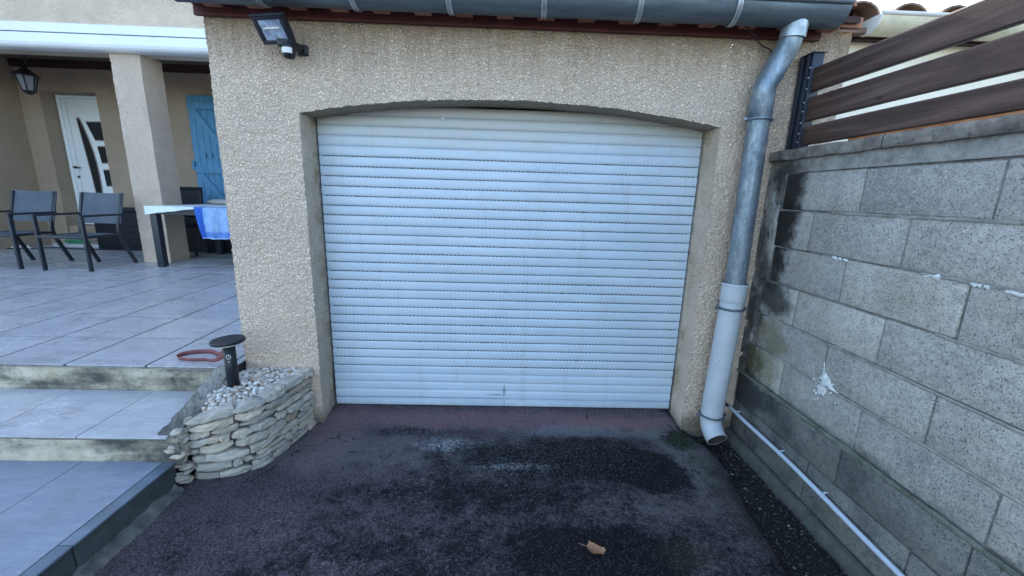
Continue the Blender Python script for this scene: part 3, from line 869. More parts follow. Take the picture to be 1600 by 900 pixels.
# roller shutter
g = MB(); YS = .2; sx0, sx1 = .012, GW-.010
nslat = 33; seams = [.055+.06*q for q in range(nslat)]
rot_sag = lambda x: 0
NX = 48
for q in range(nslat-1):
    za, zb_ = seams[q], seams[q+1]
    prof = [(YS+.006, za+.0005), (YS-.002, za+.0022), (YS-.0048, za+.008), (YS-.0065, za+.020), (YS-.0070, za+.034), (YS-.0065, za+.048), (YS-.0050, za+.0575), (YS+.0055, zb_-.0012)]
    dy = random.uniform(-.0012, .0012); tilt_ = random.uniform(-.0012, .0012)
    vs = []
    for i in range(NX+1):
        x = sx0+(sx1-sx0)*i/NX
        ww = .0008*noise.noise(Vector((x*2.5, q*.9, 0)))
        bow = .0016*math.sin(x*2.63)*math.sin(q*.7+1)+.0007*noise.noise(Vector((x*8, q*2.2, 0)))
        vs += [(x, y+dy+ww+tilt_*(z-za)/.06, z+bow) for y, z in prof]
    L_ = len(prof)
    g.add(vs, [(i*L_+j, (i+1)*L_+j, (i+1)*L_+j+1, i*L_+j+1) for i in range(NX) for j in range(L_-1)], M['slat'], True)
    g.box(sx0, sx1, YS+.0045, YS+.009, zb_-.003, zb_+.002, M['slat'])
    if 3 <= q <= 26:
        x = sx0+.014+random.uniform(0, .01)
        while x < sx1-.02:
            wd = .0155 if random.random() > .02 else .024
            g.box(x, x+wd, YS-.0042, YS+.003, zb_-.0020, zb_+.0014, M['slot']); x += .0252
sh = part(g, 'roller_shutter', gar, 'closed white slatted roller shutter')
g = MB(); g.bevbox(sx0, 1.192, YS-.010, YS+.012, .002, .054, M['slat'], .003); g.bevbox(1.1935, sx1, YS-.010, YS+.012, .002, .054, M['slat'], .003)
g.bevbox(sx0, sx1, YS-.014, YS-.009, .049, .0545, M['slat'], .001); g.box(sx0, sx1, YS-.006, YS+.01, -.006, .0025, M['slot'])
sub(g, 'bottom_bar', sh, gar)
g = MB(); g.box(.765, .785, YS-.012, YS-.008, 1.902, 1.918, M['slat']); sub(g, 'stop_clip', sh, gar)
for xa, xb_ in ((-.004, .004), (GW-.004, GW+.004)):
    g = MB(); g.box(xa, xb_, YS-.016, YS+.02, -.02, 1.9, M['cement']); g.box(xa-.01, xb_+.01, YS+.012, YS+.03, -.02, 1.9, M['dark_in']); sub(g, 'guide_rail', sh, gar)

# ------------------------------------------------------------------ floodlight
fl = empty('floodlight', (.03, -.005, 2.19), 'black floodlight with motion sensor on the garage wall under the gutter', 'floodlight')
def FL(): return Matrix.Rotation(R_(-12), 3, 'Z') @ Matrix.Rotation(R_(38), 3, 'X')
hm = FL(); hc = Vector((-.022, -.145, 2.252))
g = MB()
# tapered body: rim 176 x 130, back narrower
def frus(mb, w1, h1, y1, w2, h2, y2, m):
    vs = [(-w1/2, y1, -h1/2), (w1/2, y1, -h1/2), (w1/2, y1, h1/2), (-w1/2, y1, h1/2), (-w2/2, y2, -h2/2), (w2/2, y2, -h2/2), (w2/2, y2, h2/2), (-w2/2, y2, h2/2)]
    mb.add([hm @ Vector(v)+hc for v in vs], [(0,1,2,3), (4,7,6,5), (0,4,5,1), (1,5,6,2), (2,6,7,3), (3,7,4,0)], m)
frus(g, .168, .122, -.012, .172, .128, .006, M['black']); frus(g, .166, .120, .0065, .10, .07, .062, M['black'])
for sgn in (-1, 1):
    vs = [(-.086, -.020, sgn*.064-.009*(sgn > 0)), (.086, -.020, sgn*.064-.009*(sgn > 0)), (.086, -.011, sgn*.064-.009*(sgn > 0)), (-.086, -.011, sgn*.064-.009*(sgn > 0))]
    g.bevbox(-.086, .086, -.024, -.010, min(sgn*.064, sgn*.046), max(sgn*.064, sgn*.046), M['black'], .003, hm, hc)
    g.bevbox(min(sgn*.086, sgn*.064), max(sgn*.086, sgn*.064), -.0242, -.010, -.0455, .0455, M['black'], .003, hm, hc)
g.bevbox(-.09, .09, -.028, .002, .0645, .070, M['black'], .002, hm, hc)
part(g, 'housing', fl)
g = MB(); g.box(-.0635, .0635, -.0165, -.0125, -.0455, .0455, M['reflector'], hm, hc)
g.tube([hm @ Vector((-.045, -.019, .008))+hc, hm @ Vector((.045, -.019, .008))+hc], .005, M['frost'], 10)
part(g, 'lamp_glass', fl)
g = MB()
g.tube([(.02, -.115, 2.20), (.035, -.08, 2.195), (.045, -.045, 2.20), (.045, -.008, 2.20)], [.022, .024, .02, .02], M['black'], 12)
g.bevbox(.020, .078, -.020, .003, 2.172, 2.226, M['black'], .008)
g.bevbox(-.02, .055, -.145, -.09, 2.175, 2.212, M['black'], .008)
part(g, 'bracket', fl)
g = MB()
g.lathe([(0, .04), (.026, .04), (.031, .022), (.031, -.012), (.025, -.030), (0, -.034)], M['black'], (.030, -.125, 2.155), 20)
sn = part(g, 'motion_sensor', fl)
g = MB(); g.sheet(lambda u, v: (.030+.0325*math.sin(-.95+1.9*u), -.125-.0325*math.cos(-.95+1.9*u), 2.143+.026*v), 12, 4, M['frost'])
sub(g, 'lens', sn, fl)

# ------------------------------------------------------------------ boundary wall
bw = empty('block_wall', (2.8, -2, -.1), 'grey concrete block boundary wall right of the garage', 'wall')
g = MB(); WX = 2.72
g.box(WX+.0085, WX+.2, -4.2, -.002, -.2, 1.70, M['joint'])
rows = [(1.63, 1.433, [-.158, -.663]), (1.433, 1.230, [-.138, -.401]), (1.230, 1.024, [-.15, -.655]), (1.024, .82, [-.105, -.396]), (.82, .615, [-.118, -.652]), (.615, .412, [-.058, -.388])]
def blk(x, y0, y1, z0, z1, j=.0025, b=.007):
    g.bevbox(x+random.uniform(-.0012, .0022), WX+.1, y1+.003, y0-.003, z0+.0028+random.uniform(0, .0015), z1-.0028-random.uniform(0, .0015), M['block'], b, jit=j, seg=2)
for z1_, z0_, ys in rows:
    blk(WX, ys[0], ys[1], z0_, z1_)
    y = ys[1]
    while y > -4.1: blk(WX, y, y-.506, z0_, z1_); y -= .506
for z1_, z0_, y0 in ((.395, .205, -.32), (.205, -.018, -.155)):
    blk(WX-.006, -.012, y0, z0_, z1_, .0015)
    y = y0
    while y > -4.1: blk(WX-.006, y, y-.53, z0_, z1_, .0015); y -= .53
part(g, 'block_courses', bw, 'grey concrete blocks laid in courses with dark mould stains')
g = MB()
# smooth band below coping, corner mortar column
g.sheet(lambda u, v: (WX-.002+.003*noise.noise(Vector((u*60, v*4, 0))), -.0-u*4.1, 1.634+.07*v), 200, 6, M['mortar'])
def corner(u, v):
    z = .40+v*1.235
    wmax = .135 + .03*noise.noise(Vector((z*6, 2, 0))) + .012*noise.noise(Vector((z*30, 2, 0))) - (.05 if z < 1.02 else 0) - (.03 if z < .62 else 0)
    y = .0-u*wmax
    x = WX-.004-.008*abs(noise.noise(Vector((y*20, z*7, 1)))) + (.012 if u > .96 else 0)
    hole = noise.noise(Vector((y*14, z*9, 8)))
    if hole > .28: x += .022
    return (x, y, z)
g.sheet(corner, 20, 190, M['mortar'])
part(g, 'mortar', bw)
g = MB()
def ledge(u, v):
    y = .0-u*4.1; a = v*math.pi
    d = .006+.005*noise.noise(Vector((y*6, 4, 0))); hh = .012+.009*noise.noise(Vector((y*4, 9, 0)))
    return (WX-.004-d*math.sin(a)+.0035*noise.noise(Vector((y*40, a*2, 0))), y, .400+.006*noise.noise(Vector((y*2.2, 1, 1)))-hh*math.cos(a))
g.sheet(ledge, 260, 8, M['ledge'])
# thick smeared joints
for (zz, ya, yb2) in ((1.433, -.52, -1.5), (1.230, -1.0, -2.2), (1.024, -1.1, -2.3), (.82, -.2, -2.6), (.82, -1.2, -2.2), (.615, -.3, -2.6)):
    g.sheet(lambda u, v, zz=zz, ya=ya, yb2=yb2: (WX-.0015-.0035*math.sin(v*math.pi)*(.5+noise.noise(Vector((u*30, zz, 0)))), ya+(yb2-ya)*u, zz-.006+.012*v+.003*noise.noise(Vector((u*25, zz*5, 0)))), 90, 4, M['mortar'])
part(g, 'joint_ridge', bw, 'pale mortar ledge along the fifth joint')
g = MB()
def foot(u, v):
    y = .0-u*4.1; pr = [(WX+.0, -.02), (WX-.022, -.026), (WX-.03, -.05), (WX-.034, -.14)]
    t = v*3; i = min(2, int(t)); f = t-i
    x = pr[i][0]+(pr[i+1][0]-pr[i][0])*f; z = pr[i][1]+(pr[i+1][1]-pr[i][1])*f
    return (x+.006*noise.noise(Vector((y*12, z*20, 0))), y, z-.02*u*1.5+.005*noise.noise(Vector((y*8, 3, 0))))
g.sheet(foot, 220, 9, M['footing'])
part(g, 'footing', bw)
y = .0
ends = [0, -.305, -.735, -1.62, -2.5, -3.4, -4.2]
for a, b in zip(ends, ends[1:]):
    g = MB()
    def cop(u, v, a=a, b=b):
        yy = a-.002+(b-a+.004)*u
        pr = [(WX-.002, 1.7035), (WX-.021, 1.7025), (WX-.024, 1.715), (WX-.023, 1.745), (WX-.016, 1.757), (WX+.1, 1.766), (WX+.205, 1.757), (WX+.213, 1.73), (WX+.213, 1.70)]
        t = v*8; i = min(7, int(t)); f = t-i
        x = pr[i][0]+(pr[i+1][0]-pr[i][0])*f; z = pr[i][1]+(pr[i+1][1]-pr[i][1])*f
        n_1 = noise.noise(Vector((x*25, yy*16, z*25)))*.004
        return (x+n_1+.003*noise.noise(Vector((yy*5, 0, 0))), yy+(.004*noise.noise(Vector((z*90, a, 0))) if u in (0, 1) else 0), z+noise.noise(Vector((x*25, yy*14, 7)))*.004)
    g.sheet(cop, int(60*abs(b-a))+4, 24, M['coping'])
    part(g, 'coping', bw)
g = MB()
spl = [(-.654,.739),(-.672,.685),(-.721,.646),(-.776,.617),(-.739,.614),(-.7,.616),(-.695,.558),(-.678,.575),(-.664,.559),(-.641,.581),(-.637,.6),(-.659,.616),(-.657,.665)]
def plate(pts, x=WX-.0045, th=.004):
    c = [sum(p[0] for p in pts)/len(pts), sum(p[1] for p in pts)/len(pts)]
    dense = []
    for i, p in enumerate(pts):
        q = pts[(i+1) % len(pts)]
        for t in (0, .2, .4, .6, .8):
            ja = min(.006, .25*math.hypot(q[0]-p[0], q[1]-p[1]))
            dense.append((p[0]+(q[0]-p[0])*t+random.uniform(-ja, ja), p[1]+(q[1]-p[1])*t+random.uniform(-ja, ja)))
    n_ = len(dense); vs = [(x+.0035, a, b) for a, b in dense]+[(x+.0012, c[0]+(a-c[0])*.86, c[1]+(b-c[1])*.86) for a, b in dense]+[(x, c[0]+(a-c[0])*.5, c[1]+(b-c[1])*.5) for a, b in dense]
    g.add(vs, [(q*n_+i, q*n_+(i+1) % n_, (q+1)*n_+(i+1) % n_, (q+1)*n_+i) for q in (0, 1) for i in range(n_)]+[tuple(range(2*n_, 3*n_))], M['plaster'], True)
plate(spl)
for i in range(26):
    a, b = random.gauss(-.665, .03), random.gauss(.60, .04); r = random.uniform(.002, .005)
    plate([(a-r, b-r), (a+r, b-r), (a+r, b+r), (a-r, b+r)])
for ya, yb2, zz, hh in ((-.575, -.605, 1.225, .010), (-.612, -.668, 1.223, .011), (-1.0, -1.07, 1.2265, .013), (-1.164, -1.198, 1.2255, .012), (-1.204, -1.222, 1.2235, .009), (-1.262, -1.315, 1.2235, .012), (-1.35, -1.40, 1.224, .01)):
    plate([(ya, zz-hh*.4), (ya, zz+hh*.4), (yb2, zz+hh*.5), (yb2, zz-hh*.4)])
for i in range(60):
    a, b = random.gauss(-.68, .035), random.gauss(.62, .045); r = random.uniform(.0012, .0032)
    plate([(a-r, b-r*.6), (a+r*.6, b-r), (a+r, b+r*.7), (a-r*.5, b+r)], WX-.003, .003)
part(g, 'plaster_splash', bw, 'dried white plaster splashes')

# conduit
cd = empty('conduit', (2.70, -.8, .12), 'thin white pipe clipped along the foot of the block wall', 'pipe')
g = MB(); cp = bez([(2.692, -.012, .140), (2.691, -.2, .137), (2.69, -.54, .140), (2.689, -.8, .131), (2.688, -1.25, .108), (2.687, -2.2, .08), (2.687, -3.6, .05)], 60)
g.tube(cp, .0115, M['white_pipe'], 16); part(g, 'pipe', cd)
for yc in (-.10, -.52, -.83, -1.35, -1.9):
    q = min(cp, key=lambda v: abs(v.y-yc))
    g = MB(); g.tube([(q.x+.0145*math.cos(a), yc, q.z+.0145*math.sin(a)) for a in [R_(-200+220*t/14)+math.pi*.5 for t in range(15)]], .0022, M['white_pipe'], 8, flat=(1, 1))
    g.bevbox(q.x+.008, 2.716, yc-.004, yc+.004, q.z+.008, q.z+.016, M['white_pipe'], .002); part(g, 'clip', cd)
o = MB().tube(bez([(2.640, -.03, .42), (2.618, -.03, .32), (2.635, -.032, .22), (2.66, -.03, .165), (2.692, -.012, .140)], 30), .0045, M['black'], 8).tube(bez([(2.595, -.01, .20), (2.63, -.03, .175), (2.66, -.03, .155), (2.69, -.014, .141)], 20), .004, M['black'], 8).build('cable')
tag(o, 'thin black cable loop entering the white pipe behind the plastic downpipe', 'cable')
o = MB().tube(bez([(2.395, -.10, 2.372), (2.46, -.08, 2.34), (2.53, -.04, 2.305), (2.60, -.02, 2.285), (2.63, -.016, 2.2), (2.635, -.014, 1.9)], 30), .0035, M['black'], 8).build('cable')
tag(o, 'short black cable from the gutter to behind the top of the downpipe', 'cable')

# ------------------------------------------------------------------ fence on the wall
fe = empty('fence', (2.81, -.06, 1.76), 'dark stained plank fence with metal post on the block wall', 'fence')
for yc in (-.055, -1.95, -3.85):
    g = MB(); g.bevbox(2.785, 2.845, yc-.05, yc+.042, 1.757, 2.258, M['navy'], .003)
    g.bevbox(2.775, 2.7855, yc+.012, yc+.04, 1.758, 2.255, M['navy'], .002); g.bevbox(2.777, 2.7855, yc-.03, yc-.012, 1.758, 2.255, M['navy'], .002)
    g.bevbox(2.778, 2.852, yc-.056, yc+.047, 2.257, 2.263, M['navy'], .002)
    po_ = part(g, 'post', fe, 'anthracite metal post')
    for zz in (2.185, 2.135, 2.08, 2.01, 1.965, 1.905, 1.85, 1.805):
        g = MB(); g.lathe([(0, -.004), (.0035, -.004), (.0045, 0), (.0045, .003)], M['bolt'], (2.783, yc-.042, zz), 10, Matrix.Rotation(R_(90), 3, 'Y')); sub(g, 'bolt', po_, fe)
for zb0, zb1, tt in ((2.064, 2.186, 0), (1.914, 2.036, 0), (1.787, 1.888, 0)):
    g = MB()
    for ya, yb2 in ((-.10, -1.91), (-1.99, -3.81)):
        def pl(u, v, ya=ya, yb2=yb2, zb0=zb0, zb1=zb1):
            y = ya+(yb2-ya)*u; c = [(2.803, zb0+.003), (2.801, zb0+.006), (2.801, zb1-.006), (2.803, zb1-.003), (2.806, zb1), (2.824, zb1), (2.826, zb1-.003), (2.826, zb0+.003), (2.824, zb0), (2.806, zb0), (2.803, zb0+.003)]
            q = c[int(round(v*10))]
            return (q[0]+.0015*noise.noise(Vector((y*3, zb0*9, 0))), y, q[1]+.0025*noise.noise(Vector((y*1.6, zb0*5+v*2, 3)))-.004*u)
        g.sheet(pl, 40, 10, M['plank'], False)
    part(g, 'plank', fe)
g = MB(); g.box(2.806, 2.828, -3.7, -.42, 1.768, 1.7835, M['raw_wood']); part(g, 'spacer_strip', fe, 'bare orange wood strip under the lowest plank')

# ------------------------------------------------------------------ neighbour house
nh = empty('neighbour_house', (3.9, .9, 0), 'cream neighbouring house with tiled roof and white gutter behind the plank fence', 'house')
g = MB(); g.box(3.36, 16, .47, 7, -.2, 2.60, M['neighbour']); part(g, 'wall', nh)
g = MB(); tile_roof(g, 3.32, 9, .30, 3.4, 2.575, .10, .30, .125, M['terracotta_old'], M['terracotta_old'])
g.box(3.40, 9.2, .42, .468, 2.52, 2.60, M['dark_wood']); g.box(3.34, 3.37, .40, 6.5, 2.50, 2.68, M['dark_wood'])  # dark boards stand in for the shade under the neighbour's eaves
rf = part(g, 'roof', nh, 'weathered brown barrel tile roof')
g = MB()
nr = .088; ny, nz = .333, 2.602
pr = [(ny-nr*math.cos(math.pi*q/16), nz-nr*math.sin(math.pi*q/16)) for q in range(17)]
pr2 = [(ny-(nr-.004)*math.cos(math.pi*q/16), nz-(nr-.004)*math.sin(math.pi*q/16)) for q in range(17)][::-1]
vs = [(x, y, z) for x in (3.404, 9.0) for y, z in pr+pr2]; n_ = 34
g.add(vs, [(j, (j+1) % n_, n_+(j+1) % n_, n_+j) for j in range(n_)], M['ngutter'], False)
g.tube([(3.40, ny-nr-.002, nz+.006), (9.0, ny-nr-.002, nz+.006)], .011, M['neighbour_pvc'], 10)
ng = part(g, 'gutter', nh, 'pale plastic half round gutter')
g = MB(); g.prism([(3.395, y, z) for y, z in pr], (.006, 0, 0), M['neighbour_pvc'])
g.tube([(3.402, y, z) for y, z in pr], .006, M['neighbour_pvc'], 8); sub(g, 'end_cap', ng, nh)
g = MB(); g.tube([(3.73, .30, 2.82), (3.71, .30, 2.86), (3.75, .29, 2.875), (3.80, .29, 2.86), (3.79, .3, 2.83), (3.75, .3, 2.835)], .007, M['zinc_new'], 8); sub(g, 'hook', rf, nh)

# ------------------------------------------------------------------ house
ho = empty('house', (-4, 4.8, T), 'beige rendered house with covered porch, pillar, white front door and blue shutter', 'house')
HB = 4.8
g = MB()
def hw(x0, x1, y0, y1, z0, z1, m='render_house'): g.box(x0, x1, y0, y1, z0, z1, M[m])
hw(-6.9, -6.335, HB, 5.5, T-.1, 3.33); hw(-6.335, -5.45, HB, 5.5, 2.885, 3.33); hw(-5.45, -.46, HB, 5.5, T-.1, 3.33)
hw(-6.335, -5.45, 5.12, 5.5, T-.1, 2.885)
hw(-7.2, -6.655, 1.9, HB+.001, T-.1, 3.33)
part(g, 'wall', ho, 'beige rendered porch walls')
g = MB(); g.box(-9, -.46, 3.35, 3.56, 3.075, 3.42, M['render_upper']); g.box(-9, 1.8, 3.353, 3.56, 3.42, 4.7, M['render_upper']); g.box(-7.6, -7.2, 1.2, 3.35, 3.0, 4.7, M['render_upper'])
part(g, 'beam', ho, 'pale roughcast beam and gable wall over the porch with dark mould marks')
g = MB(); g.box(-7.2, -.47, 3.562, 5.0, 3.335, 3.39, M['ceiling']); part(g, 'ceiling', ho)
g = MB(); g.box(-6.65, -.47, HB-.06, HB-.002, 3.225, 3.333, M['dark_wood']); part(g, 'wall_plate', ho, 'dark red timber along the porch ceiling')
g = MB(); tile_roof(g, -8.6, 1.6, 3.1, 8, 4.72, .3, .24, .09, M['terracotta'], M['dark_wood']); part(g, 'roof', ho)
g = MB()
PB = [(-3.86, 3.33), (-3.49, 3.33), (-3.49, 3.68), (-3.86, 3.68)]
for (a, b) in ((0, 1), (1, 2), (2, 3), (3, 0)):
    A, B_ = PB[a], PB[b]
    g.sheet(lambda u, v, A=A, B_=B_: rough_disp((A[0]+(B_[0]-A[0])*u, A[1]+(B_[1]-A[1])*u, T+(3.076-T)*v), .004), 40, 260, M['render_pillar'])
part(g, 'pillar', ho, 'square roughcast porch pillar')
# doorstep
g = MB(); g.bevbox(-6.33, -5.35, 4.50, HB-.002, T+.001, T+.06, M['tile'], .004); g.box(-6.334, -5.452, HB+.03, 5.118, T, .735, M['render_house']); part(g, 'doorstep', ho)
# door
dx0, dx1, dz0, dz1, dy = -6.325, -5.545, .74, 2.878, 5.06
g = MB(); g.bevbox(dx0, dx0+.055, dy-.03, dy+.05, dz0, dz1, M['door_white'], .004); g.bevbox(dx1-.05, dx1, dy-.03, dy+.05, dz0, dz1, M['door_white'], .004); g.bevbox(dx0+.055, dx1-.05, dy-.03, dy+.05, dz1-.05, dz1, M['door_white'], .004)
fdoor = MB(); fdoor.bevbox(dx0+.058, dx1-.053, dy-.012, dy+.04, dz0+.005, dz1-.053, M['door_white'], .004)
for xx in (-6.19,):
    fdoor.box(xx, xx+.004, dy-.0135, dy-.0115, dz0+.02, dz1-.1, M['door_trim'])
fd = part(fdoor, 'front_door', ho, 'white front door with a curved glass sliver and three small panes')
sub(g, 'frame', fd, ho)
def glass(poly, fw=.016):
    c = Vector((sum(p[0] for p in poly)/len(poly), 0, sum(p[1] for p in poly)/len(poly)))
    out = [(p[0], dy-.018, p[1]) for p in poly]
    gi = []
    for p in poly:
        v = Vector((p[0], 0, p[1]))-c; L_ = v.length; v = v*(1-fw*1.2/L_); q = c+v; gi.append((q.x, dy-.021, q.z))
    a = MB(); a.prism(out, (0, .006, 0), M['door_trim']); tr = sub(a, 'pane_trim', fd, ho)
    a = MB(); a.prism(gi, (0, .0025, 0), M['glass']); sub(a, 'pane', fd, ho)
L1 = [(-6.068, 2.535), (-6.010, 2.535)]
rt = [(-5.965, 2.40), (-5.915, 2.2), (-5.875, 2.0), (-5.852, 1.8), (-5.842, 1.6), (-5.842, 1.4), (-5.860, 1.15), (-5.90, .95)]
lf = [(-5.955, .95), (-5.972, 1.25), (-5.993, 1.6), (-6.02, 1.95), (-6.045, 2.25)]
poly = L1+rt+lf
a = MB()
out = [(x, dy-.018, z) for x, z in poly]; a.prism(out, (0, .006, 0), M['door_trim']); sub(a, 'pane_trim', fd, ho)
inn = [(-6.052, 2.51), (-6.020, 2.51), (-5.98, 2.39), (-5.932, 2.19), (-5.892, 1.99), (-5.869, 1.79), (-5.859, 1.6), (-5.859, 1.4), (-5.877, 1.15), (-5.908, .97), (-5.938, .97), (-5.955, 1.25), (-5.976, 1.6), (-6.003, 1.95), (-6.028, 2.25)]
a = MB(); a.prism([(x, dy-.021, z) for x, z in inn], (0, .0025, 0), M['glass']); sub(a, 'pane', fd, ho)
glass([(-5.925, 2.475), (-5.660, 2.482), (-5.652, 2.165), (-5.815, 2.165)])
glass([(-5.805, 2.085), (-5.652, 2.088), (-5.652, 1.795), (-5.775, 1.792)])
glass([(-5.775, 1.70), (-5.652, 1.702), (-5.652, 1.41), (-5.765, 1.408)])
a = MB(); a.tube([(-6.232, dy-.015, 1.72), (-6.232, dy-.055, 1.72), (-6.12, dy-.055, 1.715)], .011, M['handle'], 10)
a.lathe([(0, .012), (.022, .012), (.024, 0)], M['handle'], (-6.232, dy-.013, 1.72), 14, Matrix.Rotation(R_(90), 3, 'X')); sub(a, 'handle', fd, ho)
a = MB(); a.lathe([(0, .012), (.02, .012), (.022, 0)], M['handle'], (-6.205, dy-.013, 1.56), 14, Matrix.Rotation(R_(90), 3, 'X')); sub(a, 'lock', fd, ho)

# blue shutter leaves
for q, sx in enumerate((-3.99, -3.19)):
    a = MB(); yb0 = HB-.05
    npl = 8; wv = .78/npl
    for i in range(npl):
        a.bevbox(sx+i*wv+.002, sx+(i+1)*wv-.002, yb0, yb0+.027, T+.03, 2.895, M['blue'], .004)
    shut = part(a, 'shutter', ho, 'blue ledged and braced plank shutter')
    for zz in (2.735, 1.725, .80):
        a = MB(); a.bevbox(sx+.01, sx+.77, yb0-.024, yb0-.0005, zz-.055, zz+.055, M['blue'], .004); sub(a, 'batten', shut, ho)
    for (za, zb_) in ((2.675, 1.785), (1.665, .86)):
        a = MB()
        p0, p1 = Vector((sx+.08, 0, za)), Vector((sx+.72, 0, zb_)); d = (p1-p0).normalized(); nrm = Vector((-d.z, 0, d.x))*.045
        a.prism([(v.x, yb0-.023, v.z) for v in (p0-nrm, p1-nrm, p1+nrm, p0+nrm)], (0, .0225, 0), M['blue']); sub(a, 'brace', shut, ho)
    for dxx in (.20, .30):
        a = MB(); a.bevbox(sx+dxx, sx+dxx+.02, yb0-.02, yb0-.0005, 1.93, 2.0, M['blue_dark'], .004); sub(a, 'latch', shut, ho)
    a = MB()
    for zz in (1.78,): a.bevbox(sx-.03, sx+.012, yb0-.03, yb0+.01, zz-.05, zz+.09, M['blue'], .006)
    sub(a, 'hinge', shut, ho)

# awning
aw = empty('awning', (-3.7, 3.2, 3.2), 'closed white retractable awning box along the porch beam', 'awning')
def awp(z0, z1, yb0, rnd):
    pts = [(3.348, z1), (yb0+.01, z1), (yb0, z1-.01)]
    if rnd: pts += [(yb0+.0, z0+.06), (yb0+.012, z0+.03), (yb0+.035, z0+.010), (yb0+.07, z0)]
    else: pts += [(yb0, z0)]
    pts += [(3.348, z0)]
    return pts
a = MB(); a.prism([(-6.4, y, z) for y, z in awp(3.247, 3.352, 3.20, False)], (5.2, 0, 0), M['awning']); part(a, 'cover', aw)
a = MB(); a.prism([(-6.4, y, z) for y, z in awp(3.07, 3.236, 3.195, True)], (5.2, 0, 0), M['awning']); a.box(-6.4, -1.2, 3.225, 3.34, 3.2362, 3.2468, M['darkline']); part(a, 'front_bar', aw)

# lantern
la = empty('lantern', (-5.82, 4.2, 3.33), 'small black carriage lantern hanging near the porch side wall', 'lantern')
a = MB(); a.tube([(-5.82, 4.2, 3.336), (-5.82, 4.2, 3.12)], .012, M['black'], 8); a.lathe([(0, 0), (.05, 0), (.05, -.02), (0, -.02)], M['black'], (-5.82, 4.2, 3.334), 12); part(a, 'chain', la)
a = MB(); a.lathe([(.0, .14), (.02, .13), (.03, .10), (.06, .07), (.08, .05), (.155, .0), (.15, -.01), (0, -.01)], M['black'], (-5.85, 4.2, 2.97), 6, None, False); part(a, 'cap', la)
a = MB(); a.lathe([(.108, 0), (.062, -.21)], M['lglass'], (-5.85, 4.2, 2.955), 6, None, False); a.lathe([(.03, -.02), (.03, -.15), (0, -.17)], M['frost'], (-5.85, 4.2, 2.955), 12); part(a, 'glass', la)
a = MB()
for j in range(6):
    t = 2*math.pi*j/6; a.tube([(-5.85+.112*math.cos(t), 4.2+.112*math.sin(t), 2.958), (-5.85+.065*math.cos(t), 4.2+.065*math.sin(t), 2.742)], .008, M['black'], 6)
a.lathe([(.073, .02), (.075, 0), (.03, -.03), (0, -.04)], M['black'], (-5.85, 4.2, 2.742), 6, None, False); part(a, 'cage', la)

# ------------------------------------------------------------------ chairs
def copy_tree(o, parent=None):
    c = o.copy(); COL.objects.link(c); c.parent = parent
    for ch in list(o.children): copy_tree(ch, c)
    return c
def make_chair(label, group):
    root = empty('garden_chair', (0, 0, 0), label, 'chair', group)
    m = M['chair_frame']
    for s in (-1, 1):
        a = MB(); a.bevbox(-.013, .013, -.022, .022, 0, .665, m, .004, None, (s*.275, -.33, 0)); a.build('front_leg', root)
        a = MB(); pts = bez([(s*.25, .33, .0), (s*.247, .24, .2), (s*.245, .165, .38), (s*.245, .165, .52), (s*.25, .21, .66), (s*.252, .28, .93)], 36)
        vs = []
        for i, p in enumerate(pts):
            t = (pts[min(i+1, len(pts)-1)]-pts[max(i-1, 0)]).normalized(); nn_ = Vector((0, t.z, -t.y))
            for (du, dv) in ((-.0125, -.02), (.0125, -.02), (.0125, .02), (-.0125, .02)): vs.append(p+Vector((du, 0, 0))+nn_*dv)
        n_ = len(pts); fs = [(i*4+j, i*4+(j+1) % 4, (i+1)*4+(j+1) % 4, (i+1)*4+j) for i in range(n_-1) for j in range(4)]+[(3,2,1,0), tuple(range(4*n_-4, 4*n_))]
        a.add(vs, fs, m); a.build('rear_leg', root)
        a = MB(); a.bevbox(s*.275-.02, s*.275+.02, -.352, .215, .655, .68, m, .006); a.build('armrest', root)
    a = MB(); a.bevbox(-.262, .262, -.35, -.325, .395, .43, m, .004); a.bevbox(-.24, .24, .15, .175, .395, .42, m, .004)
    for s in (-1, 1): a.bevbox(s*.25-.0125, s*.25+.0125, -.326, .16, .395, .425, m, .004)
    a.build('seat_frame', root)
    a = MB(); a.sheet(lambda u, v: (-.238+.476*u, -.325+.48*v, .418-.018*math.sin(math.pi*u)*math.sin(math.pi*v)), 12, 12, M['textile']); a.sheet(lambda u, v: (-.238+.476*u, -.325+.48*v, .412-.018*math.sin(math.pi*u)*math.sin(math.pi*v)), 12, 12, M['textile']); a.build('seat', root)
    a = MB()
    def bk(off):
        def f(u, v):
            z = .545+.395*v; y = .172+.115*max(0, (v))**1.15
            return (-.262+.524*u, y+off+.028*math.sin(math.pi*u), z-.006*math.sin(math.pi*u)*(v > .9))
        return f
    a.sheet(bk(0), 14, 14, M['textile']); a.sheet(bk(.012), 14, 14, M['textile'])
    for s in (-.262, .262): a.tube([(s, .178+.115*(t/8)**1.15, .545+.395*t/8) for t in range(9)], .0125, M['textile'], 8)
    a.build('backrest', root)
    return root
GC = 'grey garden chairs on the terrace'
c1 = make_chair('grey textile garden chair in front of the white front door, the nearer to the pillar', GC)
c1.location = (-4.15, 2.92, T)
c2 = copy_tree(c1); c2.location = (-5.04, 2.95, T); c2.rotation_euler = (0, 0, R_(2))
c2['label'] = 'grey textile garden chair cut by the left edge of the photo'

